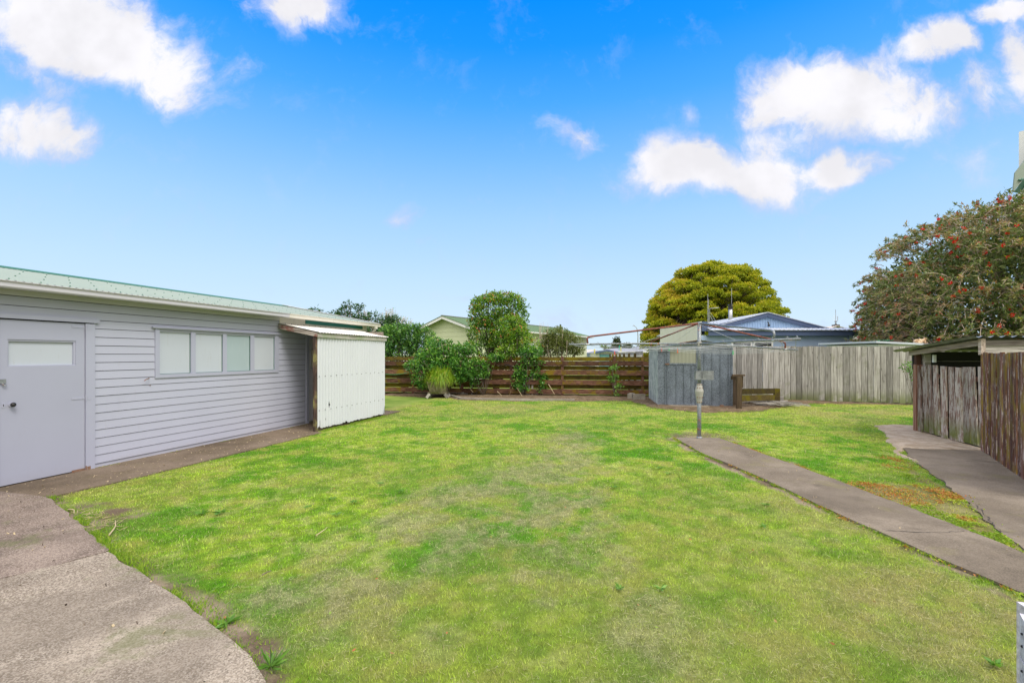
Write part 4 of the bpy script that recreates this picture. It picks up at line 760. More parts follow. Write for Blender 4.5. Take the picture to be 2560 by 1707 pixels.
for px_ in (1152, 1180, 1323, 1331):
    p = along(px_); b = MB(fr); b.box((p-.03, -.0305+.0, .0), (p+.03, -.001, .75)); b.build('stake', 'greywood', rf)
# grey paling fence
C0 = np.array(c2w(6.0, 16.75)); C1 = np.array(c2w(13.6, 14.39)); dg = C1-C0; LG = np.linalg.norm(dg); ag = math.degrees(math.atan2(dg[1], dg[0]))
pf = thing('paling_fence', (C0+C1)/2, 'tall grey weathered vertical paling fence across the back right', 'fence')
b = MB((C0, ag)); x_ = 0; bw = .158
while x_ < LG:
    h0 = 1.915+random.uniform(-.012, .012)-.045*x_/LG; zb_ = .05+random.uniform(-.02, .02); y_ = random.choice((0, 0, .006, .003)); wv = bw+random.uniform(-.004, .004)
    b.hexa([(x_, y_-.02, zb_), (x_+wv, y_-.02, zb_+random.uniform(-.01, .01)), (x_+wv, y_, zb_), (x_, y_, zb_), (x_+.001, y_-.02, h0), (x_+wv-.001, y_-.02, h0), (x_+wv-.001, y_, h0), (x_+.001, y_, h0)]); x_ += wv+random.uniform(.009, .016)
x_ = -.06
while x_ < LG: b.box((x_, .0065, .08), (x_+.15, .012, 1.85), .1); x_ += .155  # dark backing boards added behind the gaps so they read as shade
b.build('palings', 'paling', pf)
for z_ in (.35, 1.0, 1.65):
    b = MB((C0, ag)); b.box((0, .0125, z_-.03), (LG, .055, z_+.06)); b.build('rail', 'greywood', pf)
for k in range(5):
    b = MB((C0, ag)); b.box((.3+k*2.2, .056, 0), (.4+k*2.2, .15, 1.8)); b.build('post', 'greywood', pf)
# neighbour's fence seen from its back, beyond the brown fence
N0, N1 = c2w(6.4, 29.5), c2w(4.95, 17.3); dn = N1-N0; LN = np.linalg.norm(dn); an = math.degrees(math.atan2(dn[1], dn[0]))
nf = thing('back_fence', (N0+N1)/2, 'cream weathered fence with stub posts beyond the brown fence', 'fence')
b = MB((N0, an)); x_ = 0
while x_ < LN: b.box((x_, .0, 0), (x_+.14, .02, 1.71+random.uniform(-.02, .01)+.03*x_/LN)); x_ += .147
b.build('palings', 'paling', nf)
for z_ in (1.0, 1.52): b = MB((N0, an)); b.box((0, -.06, z_), (LN, -.002, z_+.07)); b.build('rail', 'cream', nf)
for k in range(7): b = MB((N0, an)); b.box((.6+k*1.75, -.15, 0), (.7+k*1.75, -.062, 1.66)); b.build('post', 'mossboard', nf)
# ================================================================== GARDEN SHED (galvanised)
S0 = np.array(c2w(4.55, 14.17)); SA = YAW-10.0; fs = (S0, SA); SW, SD = 2.16, 2.2
# frame: x along the front to the right, y away
gs = thing('garden_shed', S0, 'spangled galvanised steel garden shed with a glazed half door', 'garden shed')
def ribbed(b, x0, x1, y, z0, z1, pitch=.235, out=-1, tint=None):
    x_ = x0; V = []; prof = []
    while x_ < x1-.001:
        n_ = min(x_+pitch, x1); prof += [(x_, 0), (n_-.034, 0), (n_-.029, .024), (n_-.012, .024), (n_-.007, 0), (n_, 0)]; x_ = n_
    G = np.array([[(px_, y+out*d_, z) for z in (z0, z1)] for px_, d_ in prof]); b.grid(G, tint=tint)
DX0, DX1 = .30, 1.14
b = MB(fs); ribbed(b, 0, DX0, 0, .06, 1.83); ribbed(b, DX1, SW, 0, .03, 1.86)
b.box((DX0-.03, -.022, .05), (DX0+.02, .0, 1.84)); b.box((DX0+.02, -.018, 1.78), (DX1, .0, 1.86)); b.box((-.012, -.016, .05), (.03, .0, 1.83)); b.box((SW-.035, -.018, .02), (SW+.01, .0, 1.87))
b.build('front_wall', 'galv', gs)
b = MB(fs); x_ = 0
prof = []
while x_ < SD: prof += [(x_, 0), (x_+.09, 0), (x_+.098, .02), (x_+.118, .02), (x_+.126, 0)]; x_ += .15
G = np.array([[(-d_, min(p_, SD), z) for z in (.05, 1.83)] for p_, d_ in prof]); b.grid(G); b.build('side_wall', 'galv_s', gs)
b = MB(fs); b.box((0.01, SD-.01, .03), (SW, SD, 1.84)); b.box((SW-.008, .01, .03), (SW, SD-.01, 1.84)); b.build('back_wall', 'galv_s', gs)
b = MB(fs)
b.box((-.002, 0, .0), (.01, SD, .05))
for k in range(14): b.box((-.010, k*.15+random.uniform(0, .05), .0), (-.0025, k*.15+.12, .05+random.uniform(.0, .03)))
b.build('base_rail', 'rust', gs)
b = MB(fs); ribbed(b, DX0+.045, DX1-.02, -.012, .10, 1.30, .22); b.box((DX0+.02, -.03, .06), (DX0+.045, -.006, 1.80)); b.box((DX1-.02, -.03, .06), (DX1-.0, -.006, 1.80)); b.box((DX0+.045, -.03, 1.30), (DX1-.02, -.006, 1.345)); b.box((DX0+.045, -.03, .06), (DX1-.02, -.006, .10))
dd = b.build('door', 'galv', gs)
b = MB(fs); b.corr((DX0+.045, -.012, 1.345), (DX1-DX0-.065, 0, 0), (0, 0, .45), (0, 1, 0), pitch=.11, amp=.004, seg=8); b.build('pane', 'shedpane', dd, smooth=True)
b = MB(fs); b.box((DX0-.1, -.045, 1.295), (DX0+.03, -.031, 1.335)); b.ball((DX0-.07, -.05, 1.318), .018, 8, 5); b.build('latch', 'rust', dd)
RZ, RA = 1.86, 2.02
b = MB(fs)
b.raw([(-.04, -.06, RZ-.01), (SW+.04, -.06, RZ+.02), (SW/2+.12, -.06, RA+.01), (-.04, -.02, RZ-.01), (SW+.04, -.02, RZ+.02), (SW/2+.12, -.02, RA+.01)], [(0, 1, 2), (3, 5, 4), (0, 2, 5, 3), (1, 4, 5, 2), (0, 3, 4, 1)])
b.build('gable', 'galv', gs)
b = MB(fs); mx = SW/2+.12
for xa, za, xb in ((-.1, RZ-.03, mx), (SW+.08, RZ, mx)):
    a_ = np.array((xa, -.09, za+.022)); d_ = np.array((mx-xa, 0, RA+.03-za-.022)); b.corr(a_, (0, SD+.16, 0), d_, (0, 0, 1), pitch=.1, amp=.008)
b.build('roof', 'paleroof', gs, smooth=True)
b = MB(fs); b.box((-.1, -.10, RZ-.075), (SW*.30, -.062, RZ-.012)); b.build('eave_rail', 'pipe', gs); b = MB(fs); b.beam((-.1, -.105, RZ-.01), (mx, -.105, RA+.035), .012, .014); b.build('roof_edge', 'rustpipe', gs)
b = MB(fs); b.prism([(DX0-.05, -.02), (DX0+.1, -.42), (SW*.66, -.44), (SW*.66, -.02)], -.05, .06); tag(b.build('doorstep', 'conc_p'), 'concrete step in front of the metal garden shed door', 'step')
for k, (x0_, x1_, y0_, m_) in enumerate(((1.42, 1.8, -.30, 'orangewood'), (1.86, 2.15, -.26, 'redpeel'), (2.2, 2.55, -.34, 'orangewood'))):
    b = MB(fs); b.box((x0_, y0_, .0), (x1_, y0_+.1, .045), .8); tag(b.build('timber_offcut', m_), ['yellow timber offcut lying under the shed front', 'reddish offcut between two yellow offcuts before the shed', 'yellow timber offcut at the shed right corner'][k], 'offcut')
b = MB(fs); b.box((1.76, -.22, .045), (1.86, -.16, .10)); b.box((.1, .02, 0), (.5, .1, .055)); tag(b.build('brick', 'rust'), 'broken brick under the metal shed front edge', 'brick')
# concrete blocks beside the shed
bl = gp(1597, 1002); b = MB((bl, YAW-12)); b.box((-.2, 0, 0), (.22, .16, .23)); tag(b.build('concrete_block', 'conc_k'), 'mossy concrete block nearest to the metal shed', 'block', 'concrete blocks by the shed')
bl = gp(1572, 1000); b = MB((bl, YAW-30)); b.box((-.05, 0, 0), (.11, .38, .23)); tag(b.build('concrete_block', 'conc_k'), 'grey concrete block left of the mossy one by the fence', 'block', 'concrete blocks by the shed')
# timber bin behind the shed
def postat(px, py, ztop, wd, mat, parent, nm='post'):
    p = gp(px, py); b = MB((p, YAW-10)); b.box((-wd/2, 0, -.1), (wd/2, wd, ztop)); return b.build(nm, mat, parent)
tb = thing('timber_bin', gp(1900, 1018), 'mossy old timber compost bin frame between shed and paling fence', 'compost bin')
postat(1849, 1026, .97, .13, 'darkwood', tb); postat(1836, 1017, .95, .10, 'darkwood', tb); postat(1944, 1015.5, .55, .15, 'mossboard', tb)
pa, pb = gp(1849, 1024)+[0, .09, 0], gp(1944, 1015.5)+[0, .02, 0]; pb2 = pb+.0
for z0, z1 in ((.42, .585), (.215, .39)):
    b = MB(); b.hexa([(pa[0], pa[1], z0+.02), (pb[0], pb[1]+.05, z0-.03), (pb[0], pb[1]+.09, z0-.03), (pa[0], pa[1]+.04, z0+.02), (pa[0], pa[1], z1+.02), (pb[0], pb[1]+.05, z1-.035), (pb[0], pb[1]+.09, z1-.035), (pa[0], pa[1]+.04, z1+.02)]); b.build('board', 'mossboard', tb)
q = gp(1842, 1022); b = MB((q, YAW-10)); b.box((-.12, -.05, .975), (.22, .06, 1.02)); b.box((-.12, .12, .86), (.2, .15, .97)); b.box((.15, .06, .62), (.2, .11, .96)); b.build('cap', 'darkwood', tb)
b = MB(); r_ = random.Random(3)
for k in range(46):
    p = gp(r_.uniform(1862, 1945), r_.uniform(1008, 1018)); th = r_.uniform(-.5, .4)+(2.6 if r_.random() < .2 else 0); l = r_.uniform(.3, 1.0); z_ = r_.uniform(.03, .2)
    b.beam((p[0], p[1], z_), (p[0]+l*math.cos(th), p[1]+l*math.sin(th), max(.02, z_-r_.uniform(-.02, .14))), r_.uniform(.03, .08), r_.uniform(.015, .03))
tag(b.build('scrap_timber', 'greywood'), kind='stuff')
b = MB(); p0 = gp(1855, 1012)+[0, .4, 0]; b.box(p0+[0, 0, .1], p0+[1.3, .06, .27]); tag(b.build('loose_board', 'greywood'), 'long grey board lying behind the mossy timber bin', 'board')
# ================================================================== ROTARY CLOTHESLINE
PC = np.array(c2w(3.55, 8.63)); cl = thing('rotary_clothesline', PC, 'old rusty galvanised rotary clothes hoist standing in the lawn', 'clothesline')
b = MB(); b.tube([PC+[0, 0, -.1], PC+[0, 0, 1.05]], .036, 16); b.lathe(PC, [(.05, .0), (.05, .05), (.037, .055)], 14); lowp = b.build('post', 'pipe', cl, smooth=True)
b = MB(); b.tube([PC+[0, 0, 1.0], PC+[0, 0, 2.225]], .031, 16); b.build('mast', 'pipe', cl, smooth=True)
b = MB(); b.lathe(PC+[0, 0, .69], [(.045, 0), (.048, .02), (.052, .06), (.076, .20), (.078, .225), (.06, .30), (.046, .345), (.046, .365)], 20); gb_ = b.build('gearbox', 'cast', cl)
b = MB()
for z_ in (.71, .80, .98, 1.04):
    for th in (-2.5, -1.75, -.9, .4, 1.4):
        rr = {.71: .049, .80: .064, .98: .062, 1.04: .048}[z_]; b.ball(PC+[rr*math.cos(th+R(YAW)), rr*math.sin(th+R(YAW)), z_], .011, 7, 5)
b.build('bolt', 'rust', gb_)
b = MB((PC, YAW)); b.box((-.085, -.045, 1.13), (.03, -.036, 1.30)); b.box((-.085, -.0355, 1.13), (-.075, .03, 1.30)); b.tube([(.0, 0, 1.14), (0, 0, 1.29)], .045, 14); b.build('clamp', 'plate', cl)
b = MB((PC, YAW)); V = []; n = 9
G = np.zeros((n, 2, 3))
for i in range(n): t = i/(n-1); G[i, :, 0] = .05+.20*t; G[i, :, 1] = -.05-.03*math.sin(t*math.pi*.9); G[i, :, 2] = (1.13, 1.30)
b.grid(G); b.box((.036, -.05, 1.13), (.052, -.03, 1.30)); b.build('crank_plate', 'plate', cl)
ends = {'near': c2w(3.83, 6.05, 1.81), 'right': c2w(5.92, 9.43, 1.70), 'back': c2w(3.27, 11.2, 1.765), 'left': c2w(1.05, 8.36, 1.79)}
hub = PC+[0, 0, 1.805]; arms = {}
b = MB(); b.lathe(PC+[0, 0, 1.765], [(.042, 0), (.042, .08)], 14); b.build('hub', 'cast', cl)
for nme, e in ends.items():
    e = np.array(e); d = e-hub; L = np.linalg.norm(d); mid = hub+d*.5+[0, 0, .012]; b = MB()
    b.tube([hub+d*.0, mid, e], .0175, 10); arm = b.build('arm', 'pipe', cl, smooth=True); arms[nme] = (hub, e)
    b = MB(); k = .86 if nme != 'near' else .80; q = hub+d*k; top = PC+[0, 0, 2.20]
    q2 = q+[0, 0, .135]; p_in = q2-d/L*.05+[0, 0, .012]
    b.tube([top, top+(p_in-top)*.5, p_in, q2+[0, 0, -.008], q2+d/L*.012+[0, 0, -.04], q], [.0165]*6, 9); b.build('brace', 'pipe' if nme == 'near' else 'rustpipe', cl, smooth=True)
    b = MB(); b.tube([q-d/L*.02, q+d/L*.035], .022, 10)
    for kk in (.3, .42, .54, .66, .78, .9, .97):
        c = hub+d*kk; b.tube([c+[0, 0, .0], c+[0, 0, .03], c+d/L*.02+[0, 0, .045], c+d/L*.035+[0, 0, .025]], .0035, 5)
    b.build('hook', 'rust' if nme == 'x' else 'wire', arm)
order = ['near', 'right', 'back', 'left']; lines = []
b = MB()
for i in range(4):
    a0, e0_ = arms[order[i]]; a1, e1_ = arms[order[(i+1) % 4]]
    for j, k in enumerate((.34, .5, .62, .74, .86, .97)):
        p, q = a0+(e0_-a0)*k, a1+(e1_-a1)*k; sag = .03+.035*k*(1.7 if order[i] in ('left',) else 1)+.02*random.random()
        t = np.linspace(0, 1, 15); P = p+(q-p)*t[:, None]; P[:, 2] -= .012+4*sag*t*(1-t)*(1.35 if j == 5 else 1); lines.append(P); b.tube(P, .0025, 4)
for e in ('near', 'left', 'back', 'right'): b.tube([PC+[0, 0, 2.17], arms[e][0]+(arms[e][1]-arms[e][0])*.5], .0025, 4)
for s_ in range(5):   # loose curls of wire hanging at the right arm
    c = arms['right'][0]+(arms['right'][1]-arms['right'][0])*(.45+.11*s_); b.tube([c, c+[.03, 0, -.05], c+[.08, .02, -.075], c+[.13, 0, -.05]], .003, 5)
b.build('line_wire', 'wire', cl)
for m_, c_ in (('peg_red', (.72, .06, .04)), ('peg_green', (.0, .45, .12)), ('peg_yellow', (.72, .62, .02)), ('peg_orange', (.75, .15, .05)), ('peg_teal', (.02, .42, .30))): MT[m_] = paint(m_, c_, amount=0, low=False, rough=.4)
def peg(px, mat, label, li, py=876):
    best = None
    for P in lines:
        for t in np.linspace(0, 13.999, 240):
            i = int(t); p = P[i]+(P[i+1]-P[i])*(t-i); X_, Y_ = p[0]*CO+p[1]*SI, -p[0]*SI+p[1]*CO; qx = 1280+F*X_/Y_; qy = HZ+F*(CH-p[2])/Y_
            sc_ = abs(qx-px)*3+abs(qy-(py-4))
            if best is None or sc_ < best[0]: best = (sc_, p)
    p = best[1]; b = MB((p, YAW+random.uniform(-40, 40)))
    b.hexa([(-.012, -.004, -.062), (-.004, -.004, -.062), (-.004, .004, -.062), (-.012, .004, -.062), (-.006, -.005, .022), (-.0005, -.005, .022), (-.0005, .005, .022), (-.006, .005, .022)])
    b.hexa([(.004, -.004, -.062), (.012, -.004, -.062), (.012, .004, -.062), (.004, .004, -.062), (.0005, -.005, .022), (.006, -.005, .022), (.006, .005, .022), (.0005, .005, .022)]); b.box((-.008, -.0055, -.012), (.008, .0055, -.004))
    tag(b.build('clothes_peg', mat, origin=p), label, 'peg', 'pegs left on the clothes lines')
peg(1487, 'peg_yellow', 'yellow clothes peg hanging farthest left on the hoist lines', 0, 877); peg(1548, 'peg_teal', 'teal clothes peg touching a yellow one on the line', 0, 871); peg(1552, 'peg_yellow', 'yellow clothes peg right beside the teal one', 0, 872)
peg(1537, 'peg_red', 'red clothes peg left of the yellow and teal pair', 0, 882); peg(1654, 'peg_red', 'small red clothes peg left of the shed window', 0, 876); peg(1673, 'peg_green', 'green clothes peg hanging at the left edge of the shed window', 0, 875)
peg(1694, 'peg_orange', 'orange clothes peg in front of the shed window', 0, 878); peg(1833, 'peg_green', 'green clothes peg hanging at the right edge of the metal shed', 0, 883)
# ================================================================== WOOD SHED ON THE RIGHT
VX = 5.565
ws = thing('wood_shed', (VX+1.3, 10.4, 0), 'dark open wood shed with peeling pickets and corrugated roof', 'wood shed')
def pickets(b, p, q, w_, z1f, z0f=lambda s: .03, th=.022, gapf=.012, tilt=.0, jag=.02, seed=0, tints=None):
    p, q = np.array(p, float), np.array(q, float); d = (q-p); L = np.linalg.norm(d); d /= L; n_ = np.array([-d[1], d[0], 0]); s_ = 0; r_ = random.Random(seed); k = 0
    while s_ < L-.03:
        w1 = w_*r_.uniform(.85, 1.12); z0, z1 = z0f(s_)+r_.uniform(0, .025), z1f(s_)+r_.uniform(-jag, jag); off = r_.choice((0, 0, .012, .006)); tl = r_.uniform(-tilt, tilt)
        a = p+d*s_+n_*off; a2 = a+d*min(w1, L-s_); tp = d*(tl-(.07 if tilt > .03 else 0)); P = [a, a2, a2+n_*th, a+n_*th]
        b.hexa([(*x_[:2], z0) for x_ in P]+[(*(x_+tp)[:2], z1) for x_ in P], r_.random() if tints is None else tints(k)); s_ += w1+r_.uniform(.2, 1)*gapf; k += 1
pA, pB, pC = (VX, 11.30, 0), (VX, 9.55, 0), (4.40, 6.35, 0)
b = MB(); pickets(b, pA, (VX, 9.38, 0), .165, lambda s: 1.385, gapf=.06, tilt=.05, seed=4); b.build('pickets', 'picket', ws)
b = MB()
for z_ in (.35, 1.15): b.box((VX+.036, 9.56, z_), (VX+.08, 11.3, z_+.07))
b.build('rail', 'rail_p', ws)
b = MB(); b.box((VX-.02, 11.32, -.05), (VX+.09, 11.43, 1.40)); b.build('post', 'orangewood', ws); b = MB(); b.box((VX-.01, 11.33, 1.40), (VX+.07, 11.42, 1.61)); b.build('post', 'rail_p', ws)
b = MB(); b.box((VX+.10, 11.25, -.05), (VX+.2, 11.4, 1.62)); b.build('post', 'greywood', ws)
b = MB(); b.box((VX+.12, 11.0, 1.45), (VX+.16, 11.06, 1.60)); b.build('block', 'bwhite', ws)
rzf = lambda u: 1.885-(u-9.42)*.088
b = MB(); b.hexa([(VX-.05, 9.47, rzf(9.47)-.125), (VX, 9.47, rzf(9.47)-.125), (VX, 11.52, rzf(11.52)-.115), (VX-.05, 11.52, rzf(11.52)-.115), (VX-.05, 9.47, rzf(9.47)-.025), (VX, 9.47, rzf(9.47)-.025), (VX, 11.52, rzf(11.52)-.025), (VX-.05, 11.52, rzf(11.52)-.025)]); b.build('rafter', 'greywood_y', ws)
b = MB(); b.box((VX-.055, 9.40, 1.755), (VX+3.2, 9.44, 1.845), .1); b.build('top_plate', 'redpeel', ws); b = MB(); b.box((VX-.0, 9.42, 1.60), (VX+3.2, 9.46, 1.753), .9); b.build('header_board', 'greywood', ws)
b = MB(); b.box((VX-.06, 9.395, 1.60), (VX-.0, 9.465, 1.87)); b.build('block', 'greywood_y', ws)
b = MB(); p0 = np.array((VX-.20, 9.34, rzf(9.34)+.012)); p1 = np.array((VX-.20, 11.85, rzf(11.85)+.01)); b.corr(p0, (3.5, 0, 0), p1-p0, (0, 0, 1), pitch=.15, amp=.018, seg=10, rows=3); b.corr(p0+[0, 0, -.0035], (3.5, 0, 0), p1-p0, (0, 0, 1), pitch=.15, amp=.018, seg=10, rows=3)
b.build('roof', 'plate', ws, smooth=True)
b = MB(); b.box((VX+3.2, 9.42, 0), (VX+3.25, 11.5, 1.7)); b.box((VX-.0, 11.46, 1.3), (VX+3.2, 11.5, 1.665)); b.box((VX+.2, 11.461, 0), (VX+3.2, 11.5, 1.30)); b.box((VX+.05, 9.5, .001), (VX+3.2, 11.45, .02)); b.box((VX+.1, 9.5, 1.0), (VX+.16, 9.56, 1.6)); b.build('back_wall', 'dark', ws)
b = MB(); r_ = random.Random(8)
for k in range(90):
    x_, y_, z_ = VX+r_.uniform(.4, 2.6), r_.uniform(10.3, 11.2), r_.uniform(.1, 1.25); b.tube([(x_, y_-.2, z_), (x_+r_.uniform(-.1, .1), y_+.2, z_+r_.uniform(-.05, .05))], r_.uniform(.03, .06), 7)
tag(b.build('firewood', 'bark'), kind='stuff')['label'] = 'stacked firewood in the dark shed'
b = MB(); b.beam((VX+.15, 11.44, 1.47), (VX+3.1, 11.44, 1.47), .02, .012); b.build('batten', 'greywood', ws)
tp = thing('picket_fence', (5.1, 8.4, 0), 'tall red brown peeling picket fence joining the wood shed to the house', 'fence')
def ti(k): return [.9, .35, .8, .2, .75, .3, .15, .9, .4, .7, .2, .6, .3, .85][k % 14]
b = MB(); pickets(b, (VX-.03, 9.40, 0), pC, .128, lambda s: 1.63, z0f=lambda s: .0, th=-.03, gapf=.045, tilt=.012, jag=.012, seed=9, tints=ti); b.build('pickets', 'picket_r', tp)
b = MB()
for z_ in (.4, 1.35): b.beam((VX+.05, 9.38, z_), (pC[0]+.08, pC[1], z_), .045, .08)
b.build('rail', 'rail_p', tp)
# ================================================================== NEAR HOUSE CORNER + GATE
HY = 21.5; hs = thing('house', c2w(1268/F*HY+3, HY), 'tall white house corner with grey green bargeboard at the far right edge', 'house')
fh = (c2w(1267/F*HY, HY), YAW-50); ez = lambda py: CH+(HZ-py)/F*HY
b = MB(fh); b.box((0, 0, 0), (6, 7, ez(330))); b.box((-.03, -.03, 0), (.17, -.001, ez(440))); b.build('wall', 'bwhite', hs)
b = MB(fh); b.box((.2, -.06, ez(478)), (.5, -.031, ez(420))); b.build('corner_board', 'orangewood', hs)
def sheet(nm, P, dp, mat):
    b = MB(); Q = [p+dp for p in P]; n = len(P); b.raw(P+Q, [tuple(range(n)), tuple(range(2*n-1, n-1, -1))]+[(i, n+i, n+(i+1) % n, (i+1) % n) for i in range(n)]); b.build(nm, mat, hs)
hp = lambda px, py: at(px, py, HY-.9)
sheet('bargeboard', [hp(2533, 481), hp(2560, 446), hp(2660, 330), hp(2660, 240), hp(2560, 404), hp(2538, 432)], c2w(0, .05), 'roof')
sheet('soffit', [at(2535, 481, HY-.84), at(2561, 447, HY-.84), at(2661, 331, HY-.84), at(2670, 344, HY-.1), at(2572, 458, HY-.1), at(2549, 484, HY-.1)], np.array([0, 0, .03]), 'ridge')
b = MB(); p = hp(2545, 451)+c2w(0, -.03); b.tube([p, p+c2w(.12, -.02, .0), p+c2w(.16, 0, .06)], .04, 6); b.build('bracket', 'ridge', hs)
# gate
E = c2w(1.672, 1.5); dg_ = c2w(-.788, -1.0); dg_ = dg_/np.linalg.norm(dg_); n_ = np.array([-dg_[1], dg_[0], 0])
gt_ = thing('gate', E, 'silver grey nailed timber gate at the bottom right corner', 'gate')
b = MB(); z_ = .0
for k, (z0, z1) in enumerate(((.02, .17), (.176, .33), (.336, .475), (.481, .61), (.616, .75))):
    P = [E, E+dg_*.9, E+dg_*.9+n_*.025, E+n_*.025]; b.hexa([(*q[:2], z0) for q in P]+[(*q[:2], z1) for q in P], .55+.1*(k % 3))
b.build('boards', 'gatewood', gt_)
for z_ in (.06, .13, .22, .29, .38, .44, .52, .58, .66, .70): c = E+dg_*.04+[0, 0, z_]; b = MB(); b.ball(c-n_*.001, .0045, 6, 4); b.build('nail', 'black', gt_)
b = MB(); q = c2w(2.035, 1.80)+dg_*.0; b.hexa([(*(q+a_)[:2], 0.0) for a_ in ((0, 0, 0), (.05, 0, 0), (.05, .05, 0), (0, .05, 0))]+[(*(q+a_)[:2], .60) for a_ in ((0, 0, 0), (.05, 0, 0), (.05, .05, 0), (0, .05, 0))]); tag(b.build('stub_post', 'gatewood'), 'pale grey stub post just behind the gate edge', 'post')
# ================================================================== GARDEN EDGING, PLANTER, HOSES
cp = [gp(*q) for q in [(966, 983), (1050, 986), (1122, 991), (1150, 998.5), (1190, 1000.5), (1210, 1001), (1260, 1001.8), (1300, 1002.4), (1345, 1002), (1402, 1002.5), (1436, 1003)]]
b = MB()
for i in range(2, len(cp)-1):
    a_, c_ = cp[i], cp[i+1]; n__ = max(1, int(round(np.linalg.norm(c_-a_)/.7)))
    for k in range(n__):
        u_, v_ = a_+(c_-a_)*(k/n__+.004), a_+(c_-a_)*((k+1)/n__-.004); b.beam(u_+[0, .05, .035], v_+[0, .05, .035+random.uniform(-.006, .006)], .09, .085)
tag(b.build('garden_edging', 'conc_k'), 'low curved concrete edging along the garden bed', 'edging')
b = MB(); b.beam(gp(1148, 990)+[0, .2, .07], gp(1286, 984)+[0, .35, .08], .03, .14); b.build; tag(b.build('sleeper', 'greywood'), 'long grey board standing on edge behind the soil bed', 'board')
b = MB(); b.beam(gp(1285, 989)+[0, .2, .07], gp(1408, 992)+[0, .2, .05], .03, .03); tag(b.build('fallen_batten', 'greywood'), 'thin grey batten lying below the fence', 'batten')
pl = gp(1094, 994); pt = thing('planter', pl, 'mossy flared wooden planter trough on angled legs', 'planter'); fpn = (pl, YAW-5)
b = MB(fpn); b.hexa([(-.30, -.02, .22), (.30, -.02, .22), (.30, .36, .22), (-.30, .36, .22), (-.40, -.10, .60), (.40, -.10, .60), (.40, .44, .60), (-.40, .44, .60)]); b.build('trough', 'trough', pt)
b = MB(fpn); b.box((-.36, -.06, .15), (.36, .40, .218)); b.build('shelf', 'trough', pt)
for sx in (-1, 1):
    for y_ in (-.04, .34): b = MB(fpn); b.beam((sx*.40, y_, 0), (sx*.29, y_, .15), .10, .10, up=(0, 1, 0)); b.build('leg', 'greywood', pt)
n = 2800; th = rng.random(n)*6.28; rr = np.sqrt(rng.random(n))*.3; C = np.stack([pl[0]+rr*np.cos(th)*1.2, pl[1]+.17+rr*np.sin(th)*.6, np.full(n, .58)], 1); out = rng.uniform(.2, 1, n)
V = []; tt = []
for i in range(n):
    d = np.array([math.cos(th[i]), math.sin(th[i])*.8, 0])*out[i]; L = random.uniform(.32, .66); pts = [C[i]+d*L*s_*.75+np.array([0, 0, L*(1.35*s_-1.85*s_*s_*out[i]*random.uniform(.6, 1.1))]) for s_ in (0, .35, .7, 1)]; sd_ = np.array([-d[1], d[0], 0]); sd_ = sd_/(np.linalg.norm(sd_)+1e-6)*.009; w3 = (1, 1.1, .8, .1)
    tn = random.betavariate(2, 2)
    for j in range(3): V.append([pts[j]-sd_*w3[j], pts[j]+sd_*w3[j], pts[j+1]+sd_*w3[j+1], pts[j+1]-sd_*w3[j+1]]); tt.append(tn)
o = quads('strap_leaf_plant', np.array(V), np.array(tt), 'l_strap', origin=(pl[0], pl[1]+.17, .58)); tag(o, 'bright yellow green strap leaved plant growing in the wooden planter', 'plant')
def hose(pts, r_, mat, name, label, cat='hose'):
    P = [np.array(p) for p in pts]; Q = []
    for i in range(len(P)-1):
        p0, p1, p2, p3 = P[max(i-1, 0)], P[i], P[i+1], P[min(i+2, len(P)-1)]
        for k in range(6): t = k/6; Q.append(.5*((2*p1)+(-p0+p2)*t+(2*p0-5*p1+4*p2-p3)*t*t+(-p0+3*p1-3*p2+p3)*t**3))
    Q.append(P[-1]); b = MB(); b.tube(Q, r_, 6); tag(b.build(name, mat, smooth=True), label, cat)
def fpt(px, py, off=-.16):
    k = along(px)/LF; p = A+dv*k; nn = np.array([-dv[1], dv[0], 0])/LF; p = p+nn*off; Y = -p[0]*SI+p[1]*CO; return np.array([p[0], p[1], CH+(HZ-py)/F*Y])
hose([fpt(1234, 913), fpt(1225, 925), fpt(1216, 945), fpt(1208, 965), fpt(1196, 979), fpt(1180, 986), fpt(1160, 987), fpt(1147, 986)], .014, 'black', 'garden_hose', 'black hose hanging down the fence into the soil bed')
hose([fpt(1262, 911), fpt(1275, 913), fpt(1290, 918), fpt(1300, 922)], .016, 'black', 'garden_hose', 'short black hose loop near the top of the fence')
hose([fpt(1306, 957), fpt(1310, 972), fpt(1318, 985), fpt(1332, 990), fpt(1345, 991)], .012, 'black', 'garden_hose', 'thin black hose drooping right of the climbing plants')
hose([fpt(967, 935), fpt(990, 936), fpt(1010, 934), fpt(1030, 930)], .010, 'greenhose', 'green_hose', 'green hose lying along the left fence rails')
for i, (p, q) in enumerate((((1293, 968), (1312, 994)), ((1245, 978), (1268, 996)), ((1174, 968), (1190, 980)), ((1372, 960), (1388, 985)), ((1292, 1003), (1303, 998)), ((1275, 988), (1282, 978)))):
    b = MB(); b.tube([fpt(*p, -.18), fpt(*q, -.5)], [.012, .007], 6); tag(b.build('dry_twig', 'tan'), ['bare pale stem leaning on the fence under the climber', 'arching dry stem over the soil bed', 'short dry stem right of the planter', 'thin stem leaning on the right fence bay', 'dry twig across the concrete edging', 'forked dry stem at the fence post'][i], 'twig')
